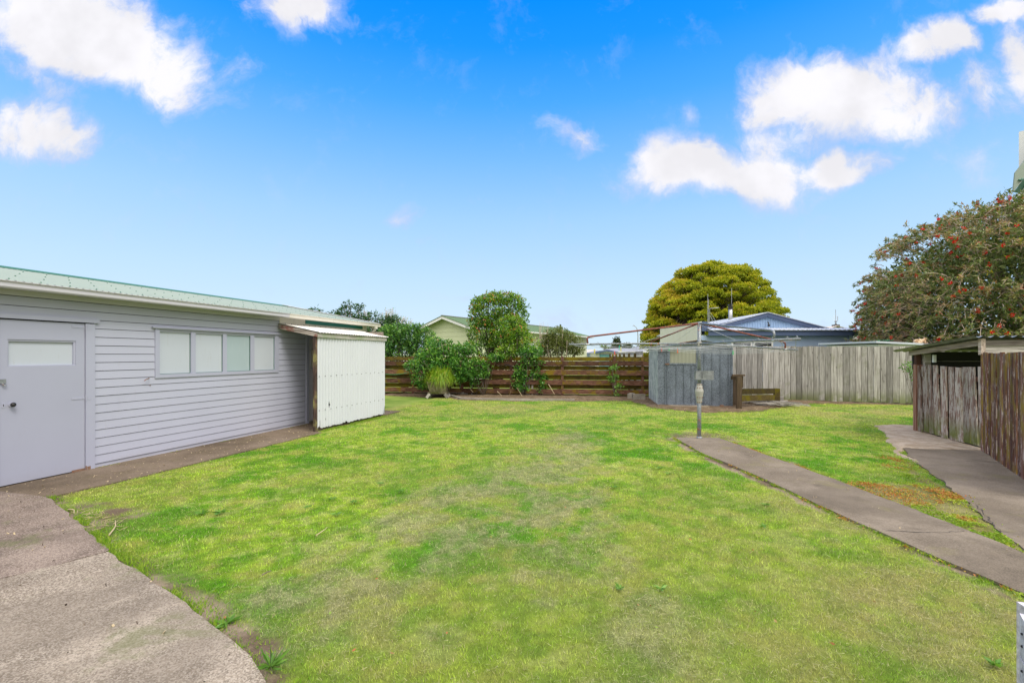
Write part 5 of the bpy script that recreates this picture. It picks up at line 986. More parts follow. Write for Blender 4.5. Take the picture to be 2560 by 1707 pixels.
# climber stems etc. are in the planting section
# ================================================================== PLANTING
def clumpleaves(cl, density, L, asp, depth, cluster=5, shell=.55, droop=0.0, flat=1.0, lenvar=.35, base=0.0, seed=0, tips=0.0):
    """cl: (px, py, rx_px, ry_px[, dY]) clumps seen in the photo; returns leaf quads + tint"""
    Vs = []; T = []
    for ci, c in enumerate(cl):
        px, py, rx, ry = c[:4]; dY = c[4] if len(c) > 4 else 0; Y = depth+dY; cen = at(px, py, Y); a = rx/F*Y; h = ry/F*Y; dp = a*flat
        n = int(density*1.9*(a*h+a*dp+h*dp)/3*4)//cluster+3
        d = unit(rng.normal(size=(n, 3))); r_ = (shell+(1.06-shell)*rng.random(n)**.7); r_ *= 1+.22*(fbm(d[:, 0]*2+ci*3+seed, d[:, 2]*2+d[:, 1]*2, 1.3, ci, 3)-.5)*2
        pc = d*np.array([a, dp, h])*r_[:, None]; tn = np.clip(-.02+.62*rng.random(n)**1.3+.42*(d[:, 2]*.5+.5)*(r_-.3)+base, 0, 1)  # tint lightened outward and upward: lit tops and shaded insides painted in
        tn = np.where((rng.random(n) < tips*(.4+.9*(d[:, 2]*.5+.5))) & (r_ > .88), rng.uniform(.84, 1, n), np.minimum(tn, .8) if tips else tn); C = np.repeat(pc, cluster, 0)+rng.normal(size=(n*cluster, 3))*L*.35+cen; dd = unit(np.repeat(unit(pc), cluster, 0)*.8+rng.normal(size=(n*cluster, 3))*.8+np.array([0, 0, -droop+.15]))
        Ln = L*rng.uniform(1-lenvar, 1+lenvar, n*cluster); Vs.append(leafquads(C, dd, Ln, Ln*asp)); T.append(np.clip(np.repeat(tn, cluster)+rng.normal(size=n*cluster)*.10, 0, 1))
    V = np.concatenate(Vs); T = np.concatenate(T); k = V[:, :, 2].min(1) > .01; return V[k], T[k]
def branches(cl, depth, basepx, seed=0, r0=.05, per=3, mat='bark', nm='stem', parent=None, tip=.006):
    r_ = random.Random(seed); b = MB(); base = at(basepx[0], basepx[1], depth); base[2] = max(base[2], 0) if basepx[1] < 980 else 0.0
    for c in cl:
        Y = depth+(c[4] if len(c) > 4 else 0); cen = at(c[0], c[1], Y); a = c[2]/F*Y
        for k in range(per):
            e = cen+np.array([r_.uniform(-a, a)*.8, r_.uniform(-a, a)*.6, r_.uniform(-.3, .9)*c[3]/F*Y]); m1 = base+(e-base)*.4+np.array([r_.uniform(-.2, .2), r_.uniform(-.2, .2), .15*r_.random()])*a; m2 = base+(e-base)*.75+np.array([r_.uniform(-.15, .15), r_.uniform(-.15, .15), .1*r_.random()])*a
            b.tube([base, m1, m2, e], [r0, r0*.65, r0*.35, tip], 6)
    return b.build(nm, mat, parent, smooth=True)
def shrub(name, label, cat, cl, depth, foot, dens, L, asp, mat, bmat='bark', r0=.03, per=2, group=None, **kw):
    p = at(foot[0], 887, depth); p[2] = 0; t = thing(name, p, label, cat, group)
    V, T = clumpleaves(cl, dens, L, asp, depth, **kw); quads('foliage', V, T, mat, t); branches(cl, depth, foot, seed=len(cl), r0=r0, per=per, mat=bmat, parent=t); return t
# tall red-tipped shrub behind the brown fence
shrub('tall_shrub', 'tall rounded dark green shrub with reddish tips behind the brown fence', 'shrub',
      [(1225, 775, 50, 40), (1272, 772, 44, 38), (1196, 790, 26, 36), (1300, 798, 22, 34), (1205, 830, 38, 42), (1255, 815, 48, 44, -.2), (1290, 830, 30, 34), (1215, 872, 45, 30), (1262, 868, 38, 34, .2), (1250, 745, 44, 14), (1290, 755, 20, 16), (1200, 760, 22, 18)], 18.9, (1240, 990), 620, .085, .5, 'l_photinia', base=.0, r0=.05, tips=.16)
shrub('leafy_shrub', 'paler green bushy shrub spilling over the fence right of the tall shrub', 'shrub',
      [(1280, 815, 34, 28, -.3), (1290, 850, 42, 30, -.2), (1258, 842, 22, 20, -.3), (1320, 868, 34, 22), (1268, 878, 26, 16, -.5), (1302, 835, 20, 16)], 18.2, (1290, 990), 650, .085, .42, 'l_photinia', base=.08, r0=.035, tips=.16)
shrub('olive_shrub', 'small olive brown fine twigged bush behind the fence', 'shrub',
      [(1395, 840, 30, 24), (1372, 850, 16, 26), (1425, 858, 30, 26), (1395, 868, 36, 22), (1358, 872, 14, 20), (1440, 872, 22, 18)], 19.4, (1398, 990), 1500, .06, .5, 'l_olive', base=.0, shell=.3, per=6, r0=.03, bmat='twig')
# twiggy bits above the olive bush
t = thing('bare_twiggy_shrub', (at(1355, 887, 19.8)*[1, 1, 0]), 'thin twiggy brownish shrub between the leafy shrub and olive bush', 'shrub'); branches([(1352, 830, 8, 30), (1345, 862, 18, 24), (1366, 822, 8, 20)], 19.8, (1350, 990), 3, .015, 14, 'twig', parent=t, tip=.003)
V, T = clumpleaves([(1350, 852, 20, 28), (1338, 875, 26, 16)], 170, .05, .5, 19.8, shell=.1, base=.3); quads('foliage', V, T, 'l_olive', t)
# glossy mass behind the left fence
shrub('glossy_shrub', 'large glossy dark green shrub mass behind the lean-to and fence', 'shrub',
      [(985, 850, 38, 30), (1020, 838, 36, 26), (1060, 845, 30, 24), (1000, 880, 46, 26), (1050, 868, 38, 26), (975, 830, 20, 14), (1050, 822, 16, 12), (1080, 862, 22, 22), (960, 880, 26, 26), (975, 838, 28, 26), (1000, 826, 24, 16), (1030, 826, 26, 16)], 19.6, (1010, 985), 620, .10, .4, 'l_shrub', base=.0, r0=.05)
shrub('spreading_shrub', 'green leafy shrub spilling over the fence behind the planter', 'shrub',
      [(1090, 868, 30, 22), (1110, 890, 34, 24), (1075, 890, 34, 22), (1145, 880, 30, 18), (1165, 872, 26, 14), (1110, 915, 36, 22, -.3), (1145, 912, 32, 22, -.3), (1165, 930, 22, 20, -.4), (1085, 915, 24, 18, -.2), (1030, 915, 18, 12, -.4), (1052, 905, 22, 16, -.2), (1150, 940, 16, 16, -.5), (1045, 945, 16, 18, -.4), (1060, 960, 14, 14, -.4), (1120, 862, 14, 12)], 17.85, (1110, 990), 640, .095, .5, 'l_ivy', base=.0, r0=.03, tips=.04)
# climbers on the fence face
def climber(label, cl, base, depth=17.55, mat='l_ivy', dens=800, L=.085):
    return shrub('climbing_plant', label, 'climber', cl, depth, base, dens, L, .5, mat, r0=.008, per=3, group='climbing plants on the brown fence', shell=.2)
climber('climbing plant left of the middle fence post, hanging in three tufts', [(1207, 915, 14, 12), (1216, 928, 14, 14), (1180, 925, 12, 12), (1188, 945, 10, 14), (1205, 936, 16, 10), (1240, 893, 22, 10), (1190, 905, 18, 8), (1182, 958, 8, 8)], (1210, 985))
climber('dense climbing plant cascading left of the bare fence bay', [(1325, 880, 34, 16), (1340, 905, 18, 14), (1315, 905, 16, 14), (1302, 925, 16, 16), (1308, 940, 12, 10), (1298, 960, 16, 14), (1305, 945, 12, 12), (1310, 968, 12, 10), (1290, 935, 8, 10)], (1308, 990))
climber('pale climbing plant trailing down the fence to the soil', [(1340, 932, 14, 12), (1352, 945, 14, 12), (1358, 960, 12, 14), (1352, 975, 8, 10), (1335, 930, 10, 8), (1365, 945, 8, 8)], (1355, 990))
climber('small climber on the fence post nearest the metal shed', [(1533, 922, 9, 5), (1540, 917, 6, 5), (1530, 943, 8, 6), (1541, 941, 7, 5), (1534, 950, 5, 5), (1549, 965, 8, 4), (1541, 990, 5, 6)], (1536, 994), 16.95, 'l_weed', 500, .09)
shrub('side_shrub', 'small bright green shrub poking out beside the wood shed post', 'shrub', [(2285, 915, 14, 16), (2292, 890, 6, 10), (2278, 925, 14, 10), (2262, 915, 10, 4), (2289, 940, 8, 12), (2296, 925, 12, 20)], 10.9, (2297, 1040), 800, .05, .5, 'l_weed', r0=.008)
# tree behind the garage
tg = thing('garden_tree', at(880, 887, 23)*[1, 1, 0], 'loose dark green tree behind the garage roof', 'tree')
ct = [(790, 777, 14, 6), (772, 778, 10, 4), (835, 790, 22, 10), (858, 778, 18, 10), (868, 762, 12, 8), (895, 770, 16, 8), (870, 795, 30, 14), (905, 800, 24, 16), (930, 800, 26, 20), (960, 815, 28, 22), (930, 830, 40, 24), (985, 810, 26, 18), (1000, 830, 24, 20), (960, 845, 40, 24), (975, 800, 20, 12)]
V, T = clumpleaves(ct, 300, .13, .36, 23, base=.0, shell=.35); quads('crown', V, T, 'l_dark', tg); branches(ct, 23, (900, 990), 5, .07, 3, 'bark', 'trunk', tg)
tw = thing('bare_tree', at(960, 887, 25)*[1, 1, 0], 'sparse twiggy pale tree showing above the dark tree', 'tree')
ctw = [(905, 785, 20, 12), (985, 792, 22, 14), (960, 790, 20, 12), (1010, 800, 16, 12), (975, 778, 16, 12), (1025, 806, 14, 10)]
branches(ctw, 25, (960, 900), 6, .03, 22, 'twig', 'trunk', tw, tip=.004); V, T = clumpleaves(ctw, 40, .07, .5, 25, cluster=1, shell=.1, base=.5); quads('crown', V, T, 'l_olive', tw)
# ------------------------------------------------------------------ golden round tree
def goldtree():
    Y0 = 45.0; cen = at(1781, 887, Y0); cen[2] = 2.6; t = thing('round_tree', cen*[1, 1, 0], 'broad golden green domed tree beyond the blue house', 'tree')
    rx, rz_ = 6.25, 7.9; Vs = []; T = []; cl_ = []
    for k in range(1500):
        d = unit(rng.normal(size=3)); 
        if d[2] < -.22: continue
        f = rng.choice([1.0, 1.0, 1.0, .86, .70]); f *= rng.uniform(.95, 1.02)
        if d[2] < .1: f = max(f, .8)
        if (fbm(np.array([d[0]*3]), np.array([d[2]*3+d[1]]), 1.0, 5)[0] < .23) and f > .6: continue
        cl_.append((np.array([d[0]*rx, d[1]*rx, d[2]*rz_])*f, d, f))
    for (p, d, f) in cl_:
        a = rng.uniform(.42, .8); n = int(330*a); q = unit(rng.normal(size=(n, 3))); q[:, 2] = np.abs(q[:, 2])*.9-.12; r_ = rng.uniform(.55, 1.05, n)[:, None]
        C = q*r_*np.array([a*1.05, a*1.05, a*.8])+p; tn = np.clip(.06+.36*rng.random(n)+.62*q[:, 2]+.08*(f > .9)+rng.uniform(-.12, .12)+(.22 if d[0] < -.45 and f > .9 else 0), 0, 1)  # shading painted in: light clump tops, dark bases; golden tips too, more on left
        dd = unit(q+rng.normal(size=(n, 3))*.8); L = rng.uniform(.14, .25, n); Vs.append(leafquads(C+cen, dd, L, L*.62)); T.append(tn)
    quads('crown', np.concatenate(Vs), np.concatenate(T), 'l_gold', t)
    b = MB(); base = cen*[1, 1, 0]; r_ = random.Random(2)
    main = []
    for k in range(13):
        th = k/13*6.28+r_.random()*.3; e = base+np.array([math.cos(th)*rx*.5, math.sin(th)*rx*.5, 6.2+r_.random()*2.0]); m = base+np.array([math.cos(th)*rx*.14, math.sin(th)*rx*.14, 3.0]); b.tube([base, m, base+(m-base)*.0+(e-m)*.5+(m-base), e], [.34, .22, .13, .06], 7); main.append((m, e))
    for (p, d, f) in cl_[::1]:
        w_ = p+cen; m, e = min(main, key=lambda q: np.linalg.norm(q[0]+(q[1]-q[0])*.7-w_)); s_ = m+(e-m)*r_.uniform(.35, 1); mid = (s_+w_)/2+np.array([0, 0, -.2*r_.random()]); b.tube([s_, mid, w_], [.06, .035, .012], 5)
    b.build('trunk', 'bark', t, smooth=True)
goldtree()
# ------------------------------------------------------------------ weeping bottlebrush
def brush():
    cen = c2w(23.35, 20.6); cen[2] = 3.1; t = thing('bottlebrush_tree', cen*[1, 1, 0], 'huge drooping bottlebrush tree dotted with red flowers on the right', 'tree')
    rx, ry, rz_ = 6.55, 6.3, 5.0; N = 12500; b = MB(); tips = []; Vt = []
    d = unit(rng.normal(size=(N, 3))); fwd = -np.array([-SI, CO, 0]); k = ((d@fwd) > -.35) & (d[:, 2] > -.55); d = d[k]; n = len(d)
    fac = rng.choice([1, .97, .92, .82, .7], n, p=[.36, .26, .18, .12, .08])
    lump = 1+.10*(fbm(d[:, 0]*2.2, d[:, 2]*2.2+d[:, 1], 1.2, 3, 4)-.5)*2
    lump = lump*(np.abs(d)**2.6).sum(1)**(-1/2.6)
    dark = fbm(d[:, 0]*4+7, d[:, 2]*4+d[:, 1]*2, 1.0, 9, 3)
    P = []
    for i in range(n):
        if dark[i] < .36 and fac[i] > .85: continue
        s_ = d[i]*np.array([rx, ry, rz_])*fac[i]*lump[i]+cen
        out = unit(d[i]*np.array([1, 1, .55])+rng.normal(size=3)*.30); L = rng.uniform(.5, 1.15)*(1.7 if rng.random() < .1 else 1); q = [s_-out*L*.55]
        v = unit(out+np.array([0, 0, .35])); step = L/5
        for j in range(5): q.append(q[-1]+v*step); v = unit(v+np.array([0, 0, -.26])+rng.normal(size=3)*.10)
        P.append(q)
    P = np.array(P); m = P.shape[1]
    # twigs as three-sided tubes
    Tn = np.gradient(P, axis=1); Tn = unit(Tn); a = unit(np.cross(Tn, np.array([.3, .2, 1.]))); c = np.cross(Tn, a); rad = np.linspace(.019, .007, m)[None, :, None]; V = []
    ring = [P+rad*(a*math.cos(x_)+c*math.sin(x_)) for x_ in (0, 2.09, 4.19)]
    for s_ in range(3):
        r0, r1 = ring[s_], ring[(s_+1) % 3]; V.append(np.stack([r0[:, :-1], r1[:, :-1], r1[:, 1:], r0[:, 1:]], 2).reshape(-1, 4, 3))
    quads('twigs', np.concatenate(V), np.full(sum(len(v) for v in V), .6), 'twig', t)
    # leaf tufts
    Vs = []; T = []; nt = len(P); idx = rng.integers(2, m, (nt, 4)); col = rng.random(nt)
    for kk in range(4):
        b0 = P[np.arange(nt), idx[:, kk]] if kk < 3 else P[:, -1]; cl_ = 7; C = np.repeat(b0, cl_, 0)+rng.normal(size=(nt*cl_, 3))*.035; dd = unit(np.repeat(Tn[:, -1], cl_, 0)*.7+rng.normal(size=(nt*cl_, 3))*.7+np.array([0, 0, .15])); L = rng.uniform(.09, .18, nt*cl_)
        Vs.append(leafquads(C, dd, L, L*.32)); T.append(np.clip(np.repeat(.2+.6*col, cl_)+rng.normal(size=nt*cl_)*.13, 0, .97))
    # inner foliage so that the crown is dense
    n2 = 75000; q = unit(rng.normal(size=(n2, 3))); kq = (q[:, 2] > -.6); q = q[kq]; n2 = len(q); rr = rng.uniform(.55, .87, n2)[:, None]; C = q*rr*(np.abs(q)**2.6).sum(1)[:, None]**(-1/2.6)*np.array([rx, ry, rz_])+cen; dd = unit(q*.5+rng.normal(size=(n2, 3))); L = rng.uniform(.14, .26, n2); Vs.append(leafquads(C, dd, L, L*.4)); T.append(rng.uniform(.05, .6, n2))
    V = np.concatenate(Vs); T = np.concatenate(T); k = V[:, :, 2].min(1) > .05; quads('crown', V[k], T[k], 'l_brush', t)
    # flowers: short red brushes near the tips
    fi = rng.choice(nt, int(nt*.14), replace=False); Vf = []
    for i in fi:
        p0, p1 = P[i, -2], P[i, -1]; ax = unit(p1-p0); nb = 30; u = rng.random(nb)[:, None]; rd = unit(np.cross(rng.normal(size=(nb, 3)), ax)); C = p0+(ax*.20)*u; Vf.append(leafquads(C, unit(rd+ax*.3), .075, .036))
    quads('flowers', np.concatenate(Vf), rng.random(len(fi)*30), 'flower', t)
    fo = rng.choice(nt, int(nt*.02), replace=False); C = np.repeat(P[fo, -1], 8, 0)+rng.normal(size=(len(fo)*8, 3))*.05; L = np.full(len(C), .10); quads('new_shoots', leafquads(C, unit(rng.normal(size=C.shape)), L, L*.4), rng.uniform(.7, .9, len(C)), 'l_gold', t)
    b = MB(); r_ = random.Random(4); base = cen*[1, 1, 0]
    for k in range(26):
        th = r_.random()*6.28; ph = r_.uniform(.15, 1.25); e = cen+np.array([math.cos(th)*math.sin(ph)*rx, math.sin(th)*math.sin(ph)*ry, math.cos(ph)*rz_])*.78; m_ = base+(e-base)*.45+np.array([0, 0, 1.4]); b.tube([base, base+(m_-base)*.4+[0, 0, .4], m_, m_+(e-m_)*.6+[0, 0, .2], e], [.16, .11, .08, .045, .015], 6)
    b.build('trunk', 'twig', t, smooth=True)
brush()
# ================================================================== NEIGHBOURING BUILDINGS
# --- pale lime house with mossy green roof
K = 1.2; ap = c2w((1105-1280)/F*25*K, 25*K); AZ = YAW-33; fl_ = (ap, AZ)     # local x across the gable (to the right), y into the roof
zr = CH+94*25*K/F; ze = zr-.78; hw = 2.35; LH = 19.5
lh = thing('lime_house', ap, 'pale lime clad house with mossy green gable roof behind the fence', 'house')
b = MB(fl_); sl2 = (zr-ze)/hw
for i in range(15):
    z0, z1 = .1+i*.3, .1+(i+1)*.3
    def xw(z): return min(hw-.38, max(0.02, (zr+.06-z)/sl2-.0))
    z1c = min(z1, zr+.03)
    if z0 > zr: break
    b.hexa([(-xw(z0), .45-.012, z0+.006), (xw(z0), .45-.012, z0+.006), (xw(z0), .5, z0+.006), (-xw(z0), .5, z0+.006), (-xw(z1c), .45, z1c), (xw(z1c), .45, z1c), (xw(z1c), .5, z1c), (-xw(z1c), .5, z1c)], .5)
b.box((hw-.42, .5, 0), (hw-.38, LH-.6, ze+.02)); b.box((-hw+.38, .5, 0), (-hw+.42, LH-.6, ze)); b.box((-hw+.38, LH-.6, 0), (hw-.38, LH-.55, ze)); b.build('wall', 'lime', lh)
b = MB(fl_)
for sx in (-1, 1):
    a0, a1 = (sx*hw, 0, ze), (0, 0, zr); b.beam(a0, a1, .04, .20, up=(0, 0, 1))
b.build('bargeboard', 'bwhite', lh)
b = MB(fl_)
def slope(b, P): b.raw(P+[np.array(p)-[0, 0, .03] for p in P], [tuple(range(len(P))), tuple(range(2*len(P)-1, len(P)-1, -1))]+[(i, len(P)+i, len(P)+(i+1) % len(P), (i+1) % len(P)) for i in range(len(P))])
P = [np.array(p) for p in ((hw+.05, -.05, ze+.09), (hw+.05, LH, ze+.09), (0, LH-2.9, zr+.11), (0, -.05, zr+.11))]; slope(b, P); slope(b, [p*[-1, 1, 1] for p in P][::-1]); slope(b, [np.array(p) for p in ((-hw-.05, LH, ze+.09), (0, LH-2.9, zr+.11), (hw+.05, LH, ze+.09))])
b.build('roof', 'mossroof', lh)
b = MB(fl_); b.beam((0, -.05, zr+.13), (0, LH-2.9, zr+.13), .16, .03); b.build('ridge_cap', 'greyroof', lh)
b = MB(fl_); b.box((hw+.02, 0, ze-.02), (hw+.14, LH+.1, ze+.07)); b.box((hw-.4, .5, ze-.05), (hw+.02, LH, ze-.03)); b.build('gutter', 'bwhite', lh)
b = MB(fl_); b.box((-.75, .40, 1.8), (-.05, .44, 2.62)); wn_ = b.build('window', 'bwhite', lh); b = MB(fl_); b.box((-.69, .385, 1.86), (-.11, .398, 2.55)); b.build('pane', 'curtain', wn_)
b = MB(fl_)
for y0 in (6.6,): b.box((hw-.40, y0, 1.3), (hw-.34, y0+2.6, 2.5))
wn_ = b.build('window', 'bwhite', lh); b = MB(fl_); b.box((hw-.345, 6.7, 1.4), (hw-.325, 7.9, 2.42)); b.box((hw-.345, 8.0, 1.4), (hw-.325, 9.1, 2.42)); b.build('pane', 'curtain', wn_)
fq = at(1401, 825, 37); b = MB(); b.tube([fq-[0, 0, .6], fq+[0, 0, .45]], .07, 8); b.build('flue', 'black', lh)
# --- blue house
bhY = 24.0; fb = (c2w(0, bhY), YAW); X_ = lambda px, Y=bhY: (px-1280)/F*Y
bh = thing('blue_house', c2w(X_(1940), bhY+2), 'pale blue weatherboard house with shallow gable behind the grey fence', 'house')
xl, xr = X_(1753), X_(2124); zE = 2.62
b = MB(fb); z_ = 0.0
for k in range(9):
    z0, z1 = .2+k*.27, .2+(k+1)*.27; b.hexa([(xl, -.014, z0+.004), (xr, -.014, z0+.004), (xr, .05, z0+.004), (xl, .05, z0+.004), (xl, 0, z1), (xr, 0, z1), (xr, .05, z1), (xl, .05, z1)], .5)
b.box((xr-.05, .051, 0), (xr, 9, 2.63)); b.box((X_(1826), -.03, 0), (X_(1838), -.016, 2.55)); b.box((X_(1812), -.03, 0), (X_(1820), -.016, 2.55)); b.build('wall', 'bluew', bh)
b = MB(fb); b.box((X_(1765), -.34, 2.60), (xr+.30, -.30, 2.86)); b.box((xr-.1, -.34, 2.60), (xr+.55, 0, 2.76)); b.box((xr+.5, -.34, 2.60), (xr+.55, 6, 2.80)); b.box((X_(1765), -.299, 2.60), (xr+.5, 0, 2.63)); b.build('fascia', 'blued', bh)
b = MB(fb); b.box((xr-.06, -.30, 2.60), (xr+.22, -.18, 2.84)); b.tube([(xr+.0, -.1, 2.6), (xr+.0, -.1, 0)], .09, 10); b.build('downpipe', 'bluew', bh)
b = MB(fb)
k = 0; x0 = X_(1767)
while x0+.24*k < xr+.3:
    xa = x0+.24*k; n = 7; arc = [(xa+.24*i/(n-1), 2.90+.035-.05*math.sin(math.pi*i/(n-1))) for i in range(n)]; G = np.array([[(x_, y_, z_+(y_+.4)*.13) for y_ in (-.42, .6)] for x_, z_ in arc]); b.grid(G); G2 = G.copy(); G2[:, :, 2] += -.055; b.raw([G[i, 0] for i in range(n)]+[(xa+.24, -.42, 2.895), (xa, -.42, 2.895)], [tuple(range(n+2))]); k += 1
b.box((x0, -.41, 2.865), (xr+.28, .58, 2.894)); b.build('skirt_roof', 'tile', bh)
gy = .55; apx, apz = X_(1917, bhY+gy), CH+101*(bhY+gy)/F; lx, lz = X_(1772, bhY+gy), 3.02; rx_, rzz = X_(2066, bhY+gy), 2.98
b = MB(fb); b.raw([(lx, gy, 2.9), (rx_, gy, 2.9), (apx, gy, apz-.05), (lx, gy+.05, 2.9), (rx_, gy+.05, 2.9), (apx, gy+.05, apz-.05)], [(0, 1, 2), (5, 4, 3), (0, 2, 5, 3), (1, 4, 5, 2)])
for i in range(44):
    x_ = lx+.4+i*.14; h_ = (apz-.05-(apx-x_)*(apz-lz)/(apx-lx)) if x_ < apx else (apz-.05-(x_-apx)*(apz-rzz)/(rx_-apx))
    if h_ > 3.0: b.box((x_, gy-.02, 2.96), (x_+.05, gy-.001, h_-.12))
b.build('gable', 'bluemid', bh)
b = MB(fb); b.beam((lx-.25, gy-.08, lz-.06), (apx, gy-.08, apz-.02), .05, .24); b.beam((rx_+.1, gy-.08, rzz-.08), (apx, gy-.08, apz-.02), .05, .24); b.build('bargeboard', 'blued', bh)
b = MB(fb); slope(b, [np.array(p) for p in ((lx-.6, gy-.14, lz-.10), (apx, gy-.14, apz+.12), (apx, gy+7, apz+.12), (lx-.6, gy+7, lz-.10))]); slope(b, [np.array(p) for p in ((apx, gy-.14, apz+.12), (rx_+.2, gy-.14, rzz+.03), (rx_+.2, gy+7, rzz+.03), (apx, gy+7, apz+.12))]); b.build('roof', 'tile', bh)
b = MB(fb); p = (apx, gy-.1, apz-.42); b.tube([p, (apx, gy-.16, apz-.46), (apx, gy-.18, apz-.52)], .03, 8); b.ball((apx, gy-.2, apz-.6), .07, 8, 6); b.build('light_fitting', 'black', bh)
b = MB(fb); p = (X_(1826, bhY+3), 3); b.tube([(p[0], p[1], 2.9), (p[0], p[1], 4.5)], .115, 14); b.build('flue', 'flue', bh, smooth=True); b = MB(fb); b.tube([(p[0], p[1], 4.30), (p[0], p[1], 4.5)], .13, 14); b.tube([(p[0], p[1], 4.55), (p[0], p[1], 4.60)], .16, 14); b.tube([(p[0], p[1], 4.5), (p[0], p[1], 4.55)], .06, 8); b.build('cowl', 'black', bh)
for a_, c_ in ((1832, 1875), (1886, 1927)):
    b = MB(fb); b.box((X_(a_)-.1, -.05, 1.3), (X_(c_)+.1, -.017, 2.30)); wn_ = b.build('window', 'bwhite', bh); b = MB(fb); b.box((X_(a_), -.06, 1.4), (X_(c_), -.051, 2.235)); b.build('pane', 'window', wn_)
b = MB(fb); b.box((xl-.02, 0, 0), (xl+.0-.001, 6.6, 3.30)); b.box((xl-.03, -.02, 3.30), (xl+.02, 6.6, 3.36)); 
for k in range(6): b.box((xl-.028, .9+k*1.05, 0), (xl-.021, .915+k*1.05, 3.3))
b.build('side_wall', 'creamw', bh)
b = MB(fb); b.box((xl+.021, -.05, 2.84), (X_(1768), .3, 3.36)); b.box((xl+.0, .3, 2.7), (X_(1768), 6.6, 3.3)); b.build('parapet', 'blued', bh)
b = MB(fb)
for px_, zt, yy in ((1769.5, 5.0, 1.5), (1771.5, 4.7, 1.5), (1774, 4.2, 1.6), (1829, 5.7, 4)): x_ = X_(px_, bhY+yy); b.tube([(x_, yy, 3), (x_, yy, zt)], .013, 5)
x_ = X_(1775, bhY+1.5); b.tube([(x_, 1.5, 4.2), (x_+.5, 1.5, 4.25)], .01, 5); b.tube([(x_, 1.5, 3.8), (x_+.45, 1.5, 2.9)], .014, 5); b.tube([(x_, 1.5, 4.0), (x_+.7, 1.5, 2.9)], .008, 5); b.build('antenna', 'flue', bh)
# --- white house beyond, right
wh = thing('white_house', c2w(26, 36), 'white gabled house mostly hidden behind the blue house and bottlebrush', 'house'); fw_ = (c2w(0, 34), YAW); XW = lambda px: (px-1280)/F*34
b = MB(fw_); zc = lambda py: CH+(HZ-py)/F*34
b.raw([(XW(2062), 0, 0), (XW(2124), 0, 0), (XW(2124), 0, zc(824)), (XW(2087), 0, zc(817)), (XW(2062), 0, zc(824)), (XW(2062), .2, 0), (XW(2124), .2, 0), (XW(2124), .2, zc(824)), (XW(2087), .2, zc(817)), (XW(2062), .2, zc(824))], [(0, 1, 2, 3, 4), (9, 8, 7, 6, 5), (0, 4, 9, 5), (1, 6, 7, 2), (2, 7, 8, 3), (3, 8, 9, 4)])
b.box((XW(2124)+.01, .3, 0), (XW(2200), .5, zc(826))); b.build('wall', 'bwhite', wh)
b = MB(fw_); slope(b, [np.array(p) for p in ((XW(2058), -.3, zc(824)), (XW(2087), -.3, zc(815)), (XW(2087), 8, zc(815)), (XW(2058), 8, zc(824)))]); slope(b, [np.array(p) for p in ((XW(2087), -.3, zc(815)), (XW(2128), -.3, zc(824)), (XW(2128), 8, zc(824)), (XW(2087), 8, zc(815)))]); b.box((XW(2128)+.02, 0, zc(827)), (XW(2200), 4, zc(824))); b.build('roof', 'paleroof', wh)
b = MB(fw_); b.box((XW(2112), 1, 2.5), (XW(2124), 1.4, zc(809))); b.build('chimney', 'brick', wh); b = MB(fw_); b.lathe(((XW(2118)), 1.2, zc(809)), [(.05, 0), (.08, .05), (.03, .12), (.03, .2), (.10, .24), (.10, .27)], 8); b.build('cowl', 'black', wh)
b = MB(fw_); b.tube([(XW(2109), .8, 3), (XW(2108), .8, zc(771))], .018, 5)
for py_ in (789, 793.5, 799): b.tube([(XW(2101), .8, zc(py_)), (XW(2113), .8, zc(py_))], .012, 5)
b.tube([(XW(2113.5), .8, zc(788)), (XW(2113.5), .8, zc(800))], .018, 5); b.build('antenna', 'flue', wh)
b = MB(fw_); b.box((XW(2128), .18, zc(858)), (XW(2143), .29, zc(850))); b.build('window_hood', 'blued', wh); b = MB(fw_); b.ball((XW(2103.5), .5, zc(817.5)), (.08, .05, .12), 10, 6); b.build('satellite_dish', 'greyroof', wh)
# --- low outbuilding behind the paling fence, with tyre and cat
Yo = 17.2; fo = (c2w(0, Yo), YAW); XO = lambda px: (px-1280)/F*Yo; zo = lambda py: CH+(HZ-py)/F*Yo
ob_ = thing('outbuilding', c2w(XO(2290), Yo+1), 'low white blue outbuilding roof showing above the paling fence', 'outbuilding')
b = MB(fo); b.box((XO(2204), .15, 0), (XO(2470), 3, zo(860.5))); b.build('wall', 'bwhite', ob_)
b = MB(fo); xa, xb, xc = XO(2188), XO(2306), XO(2480)
b.hexa([(xa, -.05, zo(857)), (xb, -.05, zo(862.5)), (xb, 3.2, zo(862.5)), (xa, 3.2, zo(857)), (xa, -.05, zo(852.5)), (xb, -.05, zo(858)), (xb, 3.2, zo(858)), (xa, 3.2, zo(852.5))]); b.build('roof', 'tile', ob_)
b = MB(fo); b.box((xb+.01, -.02, zo(860)), (xc, 3.2, zo(858))); b.build('roof', 'greyroof', ob_)
b = MB(fo); zt0 = zo(856.5); cx_ = XO(2266); pr = [(.17, 0), (.235, .02), (.24, .06), (.235, .10), (.17, .12), (.14, .06)]; V = []; n = 24
for i in range(n):
    th = 2*math.pi*i/n
    for r_, z_ in pr: V.append((cx_+r_*math.cos(th), .55+r_*math.sin(th), zt0+.005+z_-.02))
m_ = len(pr); b.raw(V, [(i*m_+j, ((i+1) % n)*m_+j, ((i+1) % n)*m_+(j+1) % m_, i*m_+(j+1) % m_) for i in range(n) for j in range(m_)])
tag(b.build('old_tyre', 'darkwood', smooth=True), 'old dark tyre lying flat on the outbuilding roof beside the cat', 'tyre')
